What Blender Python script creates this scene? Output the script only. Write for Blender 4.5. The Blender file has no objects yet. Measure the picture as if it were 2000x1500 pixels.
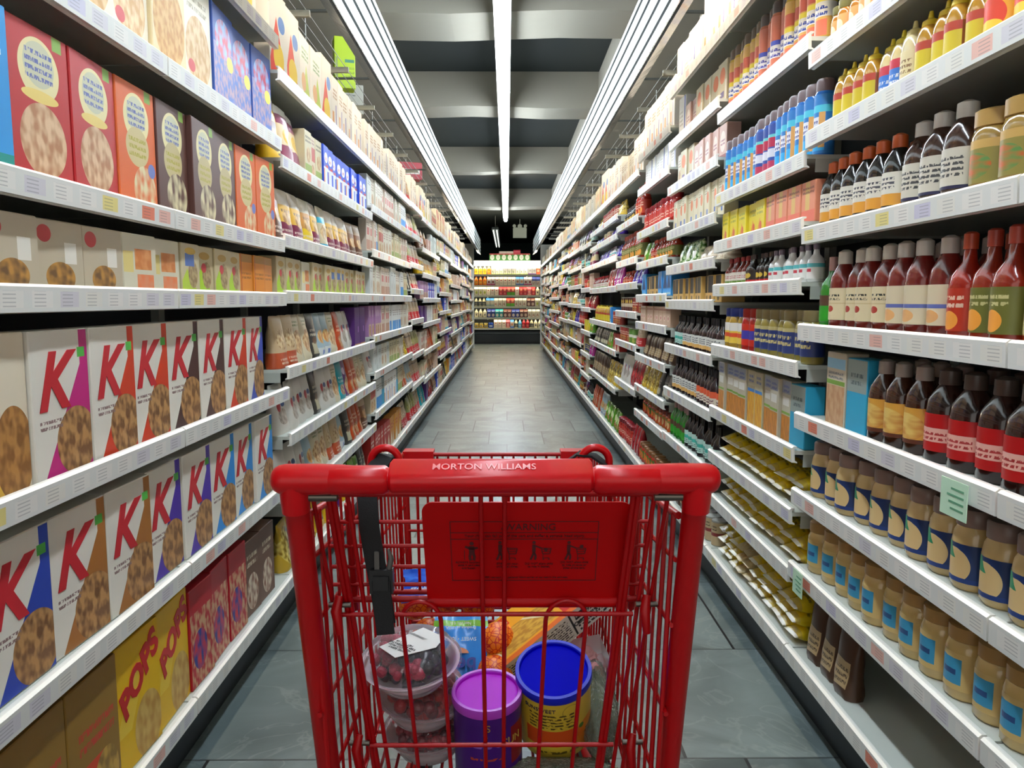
import bpy, bmesh, math, random
from mathutils import Vector, Matrix
from math import sin, cos, pi, radians, sqrt, atan2

rnd = random.Random(7)
C = bpy.context.scene.collection
SC = bpy.context.scene

# ------------------------------------------------------------------ camera
cam = bpy.data.cameras.new('camera'); camo = bpy.data.objects.new('camera', cam); C.objects.link(camo)
camo.location = (0, 0, 1.25)
camo.rotation_euler = (radians(90 - 6.24), 0, radians(-0.38))
cam.sensor_width = 36; cam.lens = 27; cam.clip_start = 0.05; cam.clip_end = 200
SC.camera = camo
# ------------------------------------------------------------------ colour management and world
SC.view_settings.view_transform = 'Standard'
SC.view_settings.look = 'None'
SC.view_settings.gamma = 1
SC.view_settings.exposure = 1.05
SC.view_settings.use_curve_mapping = False
W = bpy.data.worlds.new('world'); SC.world = W; W.use_nodes = True
W.node_tree.nodes['Background'].inputs[0].default_value = (1.0, 0.96, 0.90, 1)
W.node_tree.nodes['Background'].inputs[1].default_value = 0.55
SC.cycles.max_bounces = 8; SC.cycles.transparent_max_bounces = 24; SC.cycles.diffuse_bounces = 4
SC.cycles.caustics_reflective = False; SC.cycles.caustics_refractive = False
SC.cycles.sample_clamp_indirect = 6
E_TUBE, E_CANOPY, E_FASCIA = 24.0, 34.0, .42

# ------------------------------------------------------------------ materials
def col(h):
    if isinstance(h, (tuple, list)): return (*h[:3], 1)
    h = h.lstrip('#'); v = [int(h[i:i+2], 16) / 255 for i in (0, 2, 4)]
    return (*[(c / 12.92 if c <= .04045 else ((c + .055) / 1.055) ** 2.4) for c in v], 1)

MATS = {}
def mat(name, c='#808080', rough=.5, metal=0, **kw):
    if name in MATS: return MATS[name]
    m = bpy.data.materials.new(name); m.use_nodes = True
    b = m.node_tree.nodes['Principled BSDF']
    b.inputs['Base Color'].default_value = col(c); b.inputs['Roughness'].default_value = rough; b.inputs['Metallic'].default_value = metal
    if 'em' in kw:
        b.inputs['Emission Color'].default_value = col(kw.get('emc', c)); b.inputs['Emission Strength'].default_value = kw['em']
    if 'coat' in kw: b.inputs['Coat Weight'].default_value = kw['coat']; b.inputs['Coat Roughness'].default_value = .08
    if 'spec' in kw: b.inputs['Specular IOR Level'].default_value = kw['spec']
    if 'trans' in kw: b.inputs['Transmission Weight'].default_value = kw['trans']
    if 'bump' in kw:
        nt = m.node_tree; n = nt.nodes.new('ShaderNodeTexNoise'); n.inputs['Scale'].default_value = kw.get('bs', 60)
        tc = nt.nodes.new('ShaderNodeTexCoord'); nt.links.new(tc.outputs['Object'], n.inputs['Vector'])
        bp = nt.nodes.new('ShaderNodeBump'); bp.inputs['Strength'].default_value = kw['bump']; bp.inputs['Distance'].default_value = kw.get('bd', .004)
        nt.links.new(n.outputs['Fac'], bp.inputs['Height']); nt.links.new(bp.outputs[0], b.inputs['Normal'])
    MATS[name] = m
    return m

def film(name, tint='#ffffff', alpha=.12, rough=.08, gloss='#ffffff', bump=0, bs=30):
    """thin clear plastic: mostly transparent, a glossy reflection on top"""
    if name in MATS: return MATS[name]
    m = bpy.data.materials.new(name); m.use_nodes = True; nt = m.node_tree; nt.nodes.clear()
    o = nt.nodes.new('ShaderNodeOutputMaterial'); t = nt.nodes.new('ShaderNodeBsdfTransparent'); t.inputs[0].default_value = col(tint)
    g = nt.nodes.new('ShaderNodeBsdfPrincipled'); g.inputs['Base Color'].default_value = col(gloss); g.inputs['Roughness'].default_value = rough
    f = nt.nodes.new('ShaderNodeFresnel'); f.inputs[0].default_value = 1.35
    a = nt.nodes.new('ShaderNodeMath'); a.operation = 'ADD'; a.inputs[1].default_value = alpha; a.use_clamp = True
    mx = nt.nodes.new('ShaderNodeMixShader')
    nt.links.new(f.outputs[0], a.inputs[0]); nt.links.new(a.outputs[0], mx.inputs[0]); nt.links.new(t.outputs[0], mx.inputs[1]); nt.links.new(g.outputs[0], mx.inputs[2]); nt.links.new(mx.outputs[0], o.inputs[0])
    if bump:
        n = nt.nodes.new('ShaderNodeTexNoise'); n.inputs['Scale'].default_value = bs; n.inputs['Distortion'].default_value = 1.5
        bp = nt.nodes.new('ShaderNodeBump'); bp.inputs['Strength'].default_value = bump; bp.inputs['Distance'].default_value = .02
        nt.links.new(n.outputs[0], bp.inputs['Height']); nt.links.new(bp.outputs[0], g.inputs['Normal']); nt.links.new(bp.outputs[0], f.inputs['Normal'])
    MATS[name] = m
    return m

def art(name, base, layers, rough=.45, speck=0.0):
    """printed packaging: layers of printed shapes in the front's own u, v"""
    if name in MATS: return MATS[name]
    m = bpy.data.materials.new(name); m.use_nodes = True; nt = m.node_tree; L = nt.links.new
    b = nt.nodes['Principled BSDF']; b.inputs['Roughness'].default_value = rough
    uv = nt.nodes.new('ShaderNodeUVMap'); sp = nt.nodes.new('ShaderNodeSeparateXYZ'); L(uv.outputs[0], sp.inputs[0])
    def M(op, a, b_=None, c_=None):
        n = nt.nodes.new('ShaderNodeMath'); n.operation = op
        for i, v in enumerate((a, b_, c_)):
            if v is None: continue
            if isinstance(v, (int, float)): n.inputs[i].default_value = v
            else: L(v, n.inputs[i])
        return n.outputs[0]
    def VM(op, a, v):
        n = nt.nodes.new('ShaderNodeVectorMath'); n.operation = op; L(a, n.inputs[0])
        if v is not None: n.inputs[1].default_value = v
        return n
    U, V = sp.outputs[0], sp.outputs[1]
    rgb = nt.nodes.new('ShaderNodeRGB'); rgb.outputs[0].default_value = col(base); cur = rgb.outputs[0]
    def over(mask, c):
        nonlocal cur
        n = nt.nodes.new('ShaderNodeMix'); n.data_type = 'RGBA'
        L(mask, n.inputs[0]); L(cur, n.inputs[6])
        if isinstance(c, (str, tuple)): n.inputs[7].default_value = col(c)
        else: L(c, n.inputs[7])
        cur = n.outputs[2]
    def noise(scale, vx=1, vy=1):
        v = VM('MULTIPLY', uv.outputs[0], (vx, vy, 1)); n = nt.nodes.new('ShaderNodeTexNoise'); n.inputs['Scale'].default_value = scale; n.inputs['Detail'].default_value = 1
        L(v.outputs[0], n.inputs['Vector']); return n.outputs['Fac']
    def rect(x0, y0, x1, y1):
        return M('MULTIPLY', M('COMPARE', U, (x0 + x1) / 2, abs(x1 - x0) / 2), M('COMPARE', V, (y0 + y1) / 2, abs(y1 - y0) / 2))
    def ell(cx, cy, rx, ry):
        a = VM('SUBTRACT', uv.outputs[0], (cx, cy, 0)); d = VM('MULTIPLY', a.outputs[0], (1 / rx, 1 / ry, 0)); l = VM('LENGTH', d.outputs[0], None)
        return M('LESS_THAN', l.outputs['Value'], 1)
    for l in layers:
        k = l[0]
        if k == 'r': over(rect(*l[1:5]), l[5])
        elif k == 'e': over(ell(*l[1:5]), l[5])
        elif k == 'n':   # bowl of food: mottled ellipse
            rp = nt.nodes.new('ShaderNodeMix'); rp.data_type = 'RGBA'; rp.inputs[6].default_value = col(l[5]); rp.inputs[7].default_value = col(l[6])
            L(M('MULTIPLY_ADD', noise(l[7] if len(l) > 7 else 14), 4, -1.5), rp.inputs[0]); rp.clamp_factor = True
            over(ell(*l[1:5]), rp.outputs[2])
        elif k == 'nr':
            rp = nt.nodes.new('ShaderNodeMix'); rp.data_type = 'RGBA'; rp.inputs[6].default_value = col(l[5]); rp.inputs[7].default_value = col(l[6])
            L(M('MULTIPLY_ADD', noise(l[7] if len(l) > 7 else 14), 5, -2), rp.inputs[0]); rp.clamp_factor = True
            over(rect(*l[1:5]), rp.outputs[2])
        elif k == 't':   # small print: lines of broken marks
            x0, y0, x1, y1, c, n = l[1:7]
            st = M('LESS_THAN', M('FRACT', M('MULTIPLY', M('SUBTRACT', V, y0), n / (y1 - y0))), .55)
            w = M('GREATER_THAN', noise(1.0, 46, n / (y1 - y0) * 1.1), .47)
            over(M('MULTIPLY', M('MULTIPLY', st, w), rect(x0, y0, x1, y1)), c)
        elif k == 'd':   # diagonal band u + s*v within hw of c, between v0 and v1
            s, cc, hw, c = l[1:5]; v0, v1 = (l[5], l[6]) if len(l) > 6 else (0, 1)
            over(M('MULTIPLY', M('COMPARE', M('MULTIPLY_ADD', V, s, U), cc, hw), M('COMPARE', V, (v0 + v1) / 2, (v1 - v0) / 2)), c)
        elif k == 'z':   # swoosh: triangle widening downwards from apex (cx, y1) to half width hw at y0
            cx, y0, y1, hw, c = l[1:6]
            over(M('MULTIPLY', M('LESS_THAN', M('ABSOLUTE', M('SUBTRACT', U, cx)), M('MULTIPLY', M('SUBTRACT', y1, V), hw / (y1 - y0))), M('COMPARE', V, (y0 + y1) / 2, (y1 - y0) / 2)), c)
    L(cur, b.inputs['Base Color'])
    MATS[name] = m
    return m

# ------------------------------------------------------------------ mesh helpers
class MB:
    def __init__(s): s.v = []; s.f = []; s.m = []; s.uv = []
    def add(s, vs, fs, mi=0, uvs=None):
        o = len(s.v); s.v += [tuple(p) for p in vs]
        for i, f in enumerate(fs):
            s.f.append([o + k for k in f]); s.m.append(mi if isinstance(mi, int) else mi[i])
            s.uv.append(uvs[i] if uvs else [(0.02, 0.02)] * len(f))
        return s
    def box(s, x0, y0, z0, x1, y1, z1, mi=0):
        v = [(x, y, z) for z in (z0, z1) for y in (y0, y1) for x in (x0, x1)]
        return s.add(v, [(0, 2, 3, 1), (4, 5, 7, 6), (0, 1, 5, 4), (2, 6, 7, 3), (0, 4, 6, 2), (1, 3, 7, 5)], mi)
    def bx(s, x0, x1, y0, y1, z0, z1, mi=0): return s.box(x0, y0, z0, x1, y1, z1, mi)
    def cyl(s, a, b, r, n=8, mi=0, r2=None, cap=True):
        a, b = Vector(a), Vector(b); d = (b - a).normalized(); u = d.orthogonal().normalized(); w = d.cross(u); r2 = r if r2 is None else r2
        vs = [a + (u * cos(2 * pi * i / n) + w * sin(2 * pi * i / n)) * r for i in range(n)] + [b + (u * cos(2 * pi * i / n) + w * sin(2 * pi * i / n)) * r2 for i in range(n)]
        fs = [(i, (i + 1) % n, n + (i + 1) % n, n + i) for i in range(n)]
        if cap: fs += [tuple(range(n))[::-1], tuple(range(n, 2 * n))]
        return s.add(vs, fs, mi)
    def tube(s, pts, r, n=10, mi=0, closed=False, flat=1.0, up=None):
        pts = [Vector(p) for p in pts]; N = len(pts); rings = []; prev = None
        for i, p in enumerate(pts):
            if closed: d = pts[(i + 1) % N] - pts[i - 1]
            else: d = pts[min(i + 1, N - 1)] - pts[max(i - 1, 0)]
            d.normalize()
            u = (up if up is not None else prev if prev is not None else d.orthogonal()); u = Vector(u); u = (u - d * u.dot(d)).normalized(); prev = u; w = d.cross(u)
            rr = r[i] if isinstance(r, (list, tuple)) else r
            rings.append([p + u * cos(2 * pi * k / n) * rr * flat + w * sin(2 * pi * k / n) * rr for k in range(n)])
        vs = [v for g in rings for v in g]; fs = []
        for i in range(N if closed else N - 1):
            j = (i + 1) % N
            fs += [(i * n + k, i * n + (k + 1) % n, j * n + (k + 1) % n, j * n + k) for k in range(n)]
        if not closed: fs += [tuple(range(n))[::-1], tuple(range((N - 1) * n, N * n))]
        return s.add(vs, fs, mi)
    def lathe(s, prof, n=18, mi=0, cap=True, h=None, mis=None):
        """prof: (r, z) pairs; u turns once with .5 at the front (-y)"""
        h = h or max(z for _, z in prof) or 1
        vs = []; R = len(prof)
        for r, z in prof:
            for k in range(n): a = 2 * pi * k / n + pi / 2; vs.append((r * cos(a), r * sin(a), z))
        fs = []; uvs = []; ms = []
        for i in range(R - 1):
            for k in range(n):
                k2 = (k + 1) % n
                fs.append((i * n + k, i * n + k2, (i + 1) * n + k2, (i + 1) * n + k))
                u0, u1 = k / n, (k + 1) / n; v0, v1 = prof[i][1] / h, prof[i + 1][1] / h
                uvs.append([(u0, v0), (u1, v0), (u1, v1), (u0, v1)]); ms.append(mis[i] if mis else mi)
        if cap:
            for i, rev in ((0, True), (R - 1, False)):
                if prof[i][0] > 1e-4:
                    f = [i * n + k for k in range(n)]; fs.append(tuple(f[::-1] if rev else f)); uvs.append([(.02, .02)] * n); ms.append((mis[min(i, R - 2)] if mis else mi))
        return s.add(vs, fs, ms, uvs)
    def mesh(s, name, mats, smooth=None):
        me = bpy.data.meshes.new(name); me.from_pydata(s.v, [], s.f)
        for m in (mats if isinstance(mats, (list, tuple)) else [mats]): me.materials.append(m)
        me.polygons.foreach_set('material_index', s.m)
        ul = me.uv_layers.new(name='UVMap'); flat = [c for f in s.uv for p in f for c in p]; ul.data.foreach_set('uv', flat)
        if smooth is not None:
            me.polygons.foreach_set('use_smooth', [True] * len(s.f)); me.update(); me.set_sharp_from_angle(angle=radians(smooth))
        me.update(); return me

def obj(name, me, parent=None, loc=None, rot=None):
    o = bpy.data.objects.new(name, me); C.objects.link(o)
    if parent is not None: o.parent = parent
    if loc is not None: o.location = loc
    if rot is not None: o.rotation_euler = rot
    return o
def tag(o, label, cat, group=None, kind=None):
    if label: o['label'] = label
    if cat: o['category'] = cat
    if group: o['group'] = group
    if kind: o['kind'] = kind
    return o
def empty(name, loc=(0, 0, 0), rotz=0):
    o = bpy.data.objects.new(name, None); o.empty_display_size = .1; C.objects.link(o); o.location = loc; o.rotation_euler = (0, 0, rotz); return o
def struct(name, me): o = obj(name, me); o['kind'] = 'structure'; return o
def text_mesh(name, s, size, m, extrude=.0005, align='CENTER', shear=0.0, off=0.0):
    cu = bpy.data.curves.new('lettering', 'FONT'); cu.body = s; cu.size = size; cu.extrude = extrude; cu.align_x = align; cu.align_y = 'CENTER'; cu.shear = shear; cu.offset = off; cu.resolution_u = 3
    o = bpy.data.objects.new('lettering', cu); C.objects.link(o); bpy.context.view_layer.update()
    me = bpy.data.meshes.new_from_object(o.evaluated_get(bpy.context.evaluated_depsgraph_get())); me.name = name
    bpy.data.objects.remove(o); me.materials.clear(); me.materials.append(m); return me
UP90 = Matrix.Rotation(pi / 2, 4, 'X')

# ------------------------------------------------------------------ the setting
def floor_mat():
    m = bpy.data.materials.new('slate_tile'); m.use_nodes = True; nt = m.node_tree; L = nt.links.new; b = nt.nodes['Principled BSDF']
    tc = nt.nodes.new('ShaderNodeTexCoord'); sp = nt.nodes.new('ShaderNodeSeparateXYZ'); L(tc.outputs['Object'], sp.inputs[0])
    def M(op, a, b_=None, c_=None):
        n = nt.nodes.new('ShaderNodeMath'); n.operation = op
        for i, v in enumerate((a, b_, c_)):
            if v is None: continue
            if isinstance(v, (int, float)): n.inputs[i].default_value = v
            else: L(v, n.inputs[i])
        return n.outputs[0]
    ry = M('MULTIPLY', sp.outputs[1], 1 / .66); row = M('FLOOR', ry); fy = M('FRACT', ry)
    rx = M('ADD', M('MULTIPLY', sp.outputs[0], 1 / .49), M('MULTIPLY', row, .3333)); cx = M('FLOOR', rx); fx = M('FRACT', rx)
    jx = M('LESS_THAN', M('MINIMUM', fx, M('SUBTRACT', 1, fx)), .0095); jy = M('LESS_THAN', M('MINIMUM', fy, M('SUBTRACT', 1, fy)), .0055)
    joint = M('MAXIMUM', jx, M('MULTIPLY', jy, .7))
    cb = nt.nodes.new('ShaderNodeCombineXYZ'); L(cx, cb.inputs[0]); L(row, cb.inputs[1]); wn = nt.nodes.new('ShaderNodeTexWhiteNoise'); L(cb.outputs[0], wn.inputs['Vector'])
    ad = nt.nodes.new('ShaderNodeVectorMath'); ad.operation = 'MULTIPLY_ADD'; L(cb.outputs[0], ad.inputs[0]); ad.inputs[1].default_value = (3.7, 5.1, 0); L(tc.outputs['Object'], ad.inputs[2])
    n1 = nt.nodes.new('ShaderNodeTexNoise'); n1.inputs['Scale'].default_value = 2.2; n1.inputs['Detail'].default_value = 5; n1.inputs['Distortion'].default_value = 1.6; L(ad.outputs[0], n1.inputs['Vector'])
    wv = nt.nodes.new('ShaderNodeTexNoise'); wv.inputs['Scale'].default_value = 3.0; wv.inputs['Detail'].default_value = 3; wv.inputs['Distortion'].default_value = 3.0; L(ad.outputs[0], wv.inputs['Vector'])
    vein = M('SUBTRACT', 1, M('MULTIPLY', M('ABSOLUTE', M('SUBTRACT', wv.outputs[0], .5)), 38)); vein = M('MULTIPLY', M('MAXIMUM', vein, 0), .14)
    rp = nt.nodes.new('ShaderNodeValToRGB'); rp.color_ramp.elements[0].position = .3; rp.color_ramp.elements[1].position = .72
    rp.color_ramp.elements[0].color = col('#3d4848'); rp.color_ramp.elements[1].color = col('#6c7878')
    L(M('ADD', M('MULTIPLY_ADD', wn.outputs[0], .22, -.11), n1.outputs[0]), rp.inputs[0])
    mx = nt.nodes.new('ShaderNodeMix'); mx.data_type = 'RGBA'; L(vein, mx.inputs[0]); L(rp.outputs[0], mx.inputs[6]); mx.inputs[7].default_value = col('#a8b0a8')
    m2 = nt.nodes.new('ShaderNodeMix'); m2.data_type = 'RGBA'; L(joint, m2.inputs[0]); L(mx.outputs[2], m2.inputs[6]); m2.inputs[7].default_value = col('#12161a')
    L(m2.outputs[2], b.inputs['Base Color']); b.inputs['Roughness'].default_value = .34
    bp = nt.nodes.new('ShaderNodeBump'); bp.inputs['Strength'].default_value = .25; bp.inputs['Distance'].default_value = .004
    L(M('SUBTRACT', n1.outputs[0], M('MULTIPLY', joint, .6)), bp.inputs['Height']); L(bp.outputs[0], b.inputs['Normal'])
    return m
XW, Y0, Y1 = 5.0, -4.0, 34.0
struct('floor', MB().box(-XW, Y0, -.1, XW, Y1, 0).mesh('floor', floor_mat()))
dark = mat('dark_teal_paint', '#18201f', .7)
struct('ceiling', MB().box(-XW, Y0, 3.72, XW, Y1, 3.8).mesh('ceiling', dark))
beam_m = mat('beige_paint', '#8d877a', .85, bump=.15, bs=3, bd=.05)
for a, b, z0 in ((-1.2, -.6, 3.37), (1.7, 2.3, 3.37), (5.88, 6.49, 3.35), (8.67, 9.18, 3.34), (12.8, 13.1, 3.33), (17.5, 18.1, 3.33)):
    bm_ = MB()
    # an uneven plastered beam: its lower edge wanders a little
    n = 24; top = 3.72
    xs = [-XW + 2 * XW * i / n for i in range(n + 1)]
    zz = [z0 + .012 * sin(x * 1.7 + a) + .008 * sin(x * 4.1 + b) for x in xs]
    vs = []
    for x, z in zip(xs, zz): vs += [(x, a, z), (x, b, z), (x, b, top), (x, a, top)]
    fs = []
    for i in range(n): q = i * 4; fs += [(q + k, q + (k + 1) % 4, q + 4 + (k + 1) % 4, q + 4 + k) for k in range(4)]
    fs += [(0, 3, 2, 1), (n * 4, n * 4 + 1, n * 4 + 2, n * 4 + 3)]
    struct('ceiling_beam', bm_.add(vs, fs).mesh('ceiling_beam', beam_m))
for x0_, x1_ in ((-XW, -1.22), (1.0, XW)): struct('ceiling_soffit', MB().box(x0_, Y0, 3.325, x1_, 18.4, 3.71).mesh('ceiling_soffit', beam_m))
wallm = mat('wall_paint', '#8d8a80', .8)
struct('wall_left', MB().box(-XW - .1, Y0, 0, -XW, Y1, 3.72).mesh('wall_left', wallm))
struct('wall_right', MB().box(XW, Y0, 0, XW + .1, Y1, 3.72).mesh('wall_right', wallm))
struct('wall_back', MB().box(-XW, Y1, 0, XW, Y1 + .1, 3.72).mesh('wall_back', mat('far_wall_teal', '#3c5457', .7)))

# ------------------------------------------------------------------ lamps
tube_m = mat('tube_glow', '#f4fbff', .4, em=E_TUBE, emc='#e6f3ff')
canopy_tube_m = mat('canopy_tube_glow', '#fffdf6', .4, em=E_CANOPY, emc='#ffecd2')
white_metal = mat('white_enamel', '#d9d9d2', .35)
t = empty('ceiling_light', (-.03, 0, 3.16)); tag(t, 'long white fluorescent strip light hanging over the middle of the aisle', 'light')
obj('tube', MB().cyl((0, -1.5, 0), (0, 18.8, 0), .042, 14).mesh('tube', tube_m, 40), t)
obj('housing', MB().box(-.06, -1.5, .05, .06, 18.8, .11).mesh('housing', white_metal), t)
for k in range(9): obj('hanger', MB().cyl((0, -.8 + k * 2.4, .11), (0, -.8 + k * 2.4, .555), .004, 6).mesh('hanger', white_metal), t)
t = empty('ceiling_light', (-.34, 0, 3.25)); tag(t, 'unlit twin strip light with an added dim glow, hanging beyond the long lamp', 'light')
grey_tube = mat('added_glow_tube', '#b9bdb4', .3, em=1.2)  # the strip is unlit; this glow is added to lighten the far end
for dx in (-.05, .05): obj('tube', MB().cyl((dx, 22.6, 0), (dx, 29.5, 0), .02, 8).mesh('tube', grey_tube, 40), t)
obj('housing', MB().box(-.1, 22.6, .04, .1, 29.5, .1).mesh('housing', mat('dark_housing', '#3c4548', .5)), t)
for k in (23, 26, 29): obj('hanger', MB().cyl((0, k, .1), (0, k, .47), .004, 6).mesh('hanger', white_metal), t)

# louvred light canopies hanging over the front of each rack
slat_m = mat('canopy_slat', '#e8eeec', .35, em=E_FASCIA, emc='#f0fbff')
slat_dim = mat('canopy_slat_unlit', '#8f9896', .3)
mirror_m = mat('polished_reflector', '#c9cdd0', .16, metal=1, bump=.25, bs=6, bd=.02)
gap_m = mat('canopy_gap', '#30383a', .6)
def canopy(sx, name_side):
    X = .64; z0 = 2.352; n = 17; L0 = 1.2
    for k in range(n):
        ya = -1.3 + k * L0; yb = ya + L0 - .006
        r = empty('light_canopy', (sx * X, ya, z0))
        r['label'] = f'{ORD[k]} louvred light canopy module above the {name_side}, counted from behind the cart'; r['category'] = 'light fixture'; r['group'] = f'light canopy modules above the {name_side}'
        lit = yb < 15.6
        zs = [-.004, .078, .162, .25, .325, .375]
        for j in range(5):
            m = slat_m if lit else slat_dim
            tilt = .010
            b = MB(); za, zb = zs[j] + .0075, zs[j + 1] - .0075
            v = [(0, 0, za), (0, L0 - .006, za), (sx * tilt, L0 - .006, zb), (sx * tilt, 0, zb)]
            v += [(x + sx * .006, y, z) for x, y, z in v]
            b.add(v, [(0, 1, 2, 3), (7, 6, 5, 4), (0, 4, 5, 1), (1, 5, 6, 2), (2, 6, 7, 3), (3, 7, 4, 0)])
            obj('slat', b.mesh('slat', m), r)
        obj('backing', MB().box(min(sx * .012, sx * .02), 0, .005, max(sx * .012, sx * .02), L0, .375).mesh('backing', gap_m), r)
        b = MB(); v = [(0, 0, 0), (0, L0, 0), (sx * .085, L0, .055), (sx * .085, 0, .055)]; v += [(x, y, z + .004) for x, y, z in v]
        b.add(v, [(0, 1, 2, 3), (7, 6, 5, 4), (0, 4, 5, 1), (1, 5, 6, 2), (2, 6, 7, 3), (3, 7, 4, 0)])
        obj('reflector', b.mesh('reflector', mirror_m), r)
        b = MB().box(min(sx * .02, sx * .235), 0, .372, max(sx * .02, sx * .235), L0 - .004, .382).box(min(sx * .230, sx * .235), 0, .305, max(sx * .230, sx * .235), L0 - .004, .372)  # cover with a lip added to keep tube light off the deck wires
        obj('light_shield_cover', b.mesh('light_shield_cover', mat('canopy_cover_grey', '#4a4b46', .6)), r)
        if lit:
            obj('tube', MB().cyl((sx * .13, .03, .30), (sx * .13, L0 - .03, .30), .016, 10).mesh('tube', canopy_tube_m, 40), r)
        obj('arm', MB().box(*[v_ for v_ in (min(sx * .23, sx * .62), L0 / 2 - .008, .355, max(sx * .23, sx * .62), L0 / 2 + .008, .368)]).mesh('arm', mat('canopy_cover_grey')), r)
ORD = 'first second third fourth fifth sixth seventh eighth ninth tenth eleventh twelfth thirteenth fourteenth fifteenth sixteenth seventeenth eighteenth nineteenth twentieth'.split()
ORD += ['twenty-' + o for o in ORD[:9]] + ['thirtieth'] + ['thirty-' + o for o in ORD[:9]] + ['fortieth'] + ['forty-' + o for o in ORD[:9]] + ['fiftieth'] + ['fifty-' + o for o in ORD[:9]]
canopy(-1, 'cereal rack'); canopy(1, 'sauce rack')

# overhead wire decks behind the canopies, with their brackets
wire_w = mat('pale_wire', '#7f7d72', .6)
def deck(sx, side, y0, y1):
    r = empty('overhead_wire_deck', (sx * .99, 0, 2.70)); tag(r, f'pale wire storage deck hung above the {side} behind its canopy', 'wire deck')
    b = MB(); n = 22
    for i in range(n):
        x = sx * (.02 + i * .05)
        b.cyl((x, y0, 0), (x, y1, 0), .0025, 4, cap=False)
    o = obj('wire_grid', b.mesh('wire_grid', wire_w), r); o['kind'] = 'stuff'
    y = y0
    while y <= y1 + .01:
        obj('bracket', MB().box(min(0, sx * 1.1), y - .012, -.035, max(0, sx * 1.1), y + .012, -.003).mesh('bracket', mat('bracket_beige', '#8f8a7a', .6)), r)
        obj('hanger', MB().cyl((sx * .5, y, -.003), (sx * .5, y, .66), .004, 6).mesh('hanger', white_metal), r)
        y += .95
deck(-1, 'cereal rack', 3.1, 18.3); deck(1, 'sauce rack', 3.15, 18.35)

# ------------------------------------------------------------------ racks
XS = {-1: .82, 1: .85}          # front of the price strips
XK = {-1: .885, 1: .912}        # kick plate
YEND = 19.6
def strip_mat():
    m = bpy.data.materials.new('price_strip_white'); m.use_nodes = True; nt = m.node_tree; L = nt.links.new; b = nt.nodes['Principled BSDF']
    tc = nt.nodes.new('ShaderNodeTexCoord'); sp = nt.nodes.new('ShaderNodeSeparateXYZ'); L(tc.outputs['Object'], sp.inputs[0])
    oi = nt.nodes.new('ShaderNodeObjectInfo')
    def M(op, a, b_=None, c_=None):
        n = nt.nodes.new('ShaderNodeMath'); n.operation = op
        for i, v in enumerate((a, b_, c_)):
            if v is None: continue
            if isinstance(v, (int, float)): n.inputs[i].default_value = v
            else: L(v, n.inputs[i])
        return n.outputs[0]
    q = M('MULTIPLY', sp.outputs[1], 1 / .085); cell = M('ADD', M('FLOOR', q), M('MULTIPLY', oi.outputs['Random'], 97)); f = M('FRACT', q)
    wn = nt.nodes.new('ShaderNodeTexWhiteNoise'); wn.noise_dimensions = '1D'; L(cell, wn.inputs['W'])
    in_tag = M('MULTIPLY', M('COMPARE', f, .5, .36), M('COMPARE', sp.outputs[2], .026, .0145))
    tagc = nt.nodes.new('ShaderNodeValToRGB'); e = tagc.color_ramp; e.interpolation = 'CONSTANT'
    e.elements[0].color = col('#ece9e2'); e.elements[1].color = col('#ece9e2'); e.elements[1].position = .1
    for p, c in ((.45, '#d9d5da'), (.62, '#e8b7a8'), (.70, '#e9e6dc'), (.84, '#cfcbdc'), (.92, '#e37f63'), (.95, '#e8d98a')):
        k = e.elements.new(p); k.color = col(c)
    L(wn.outputs[0], tagc.inputs[0])
    ink = M('MULTIPLY', M('LESS_THAN', M('FRACT', M('MULTIPLY', sp.outputs[2], 150)), .35), M('COMPARE', f, .42, .2))
    mx = nt.nodes.new('ShaderNodeMix'); mx.data_type = 'RGBA'; L(in_tag, mx.inputs[0]); mx.inputs[6].default_value = col('#e4e4de'); L(tagc.outputs[0], mx.inputs[7])
    m2 = nt.nodes.new('ShaderNodeMix'); m2.data_type = 'RGBA'; L(M('MULTIPLY', M('MULTIPLY', ink, in_tag), .35), m2.inputs[0]); L(mx.outputs[2], m2.inputs[6]); m2.inputs[7].default_value = col('#55525c')
    L(m2.outputs[2], b.inputs['Base Color']); b.inputs['Roughness'].default_value = .3
    return m
strip_m = strip_mat()
shelf_m = mat('shelf_enamel', '#c4c8bf', .4)
back_m = mat('rack_back_navy', '#15212b', .6)
kick_m = mat('kick_black', '#0b1116', .45)
up_m = mat('upright_grey', '#aeb2aa', .45)

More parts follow.
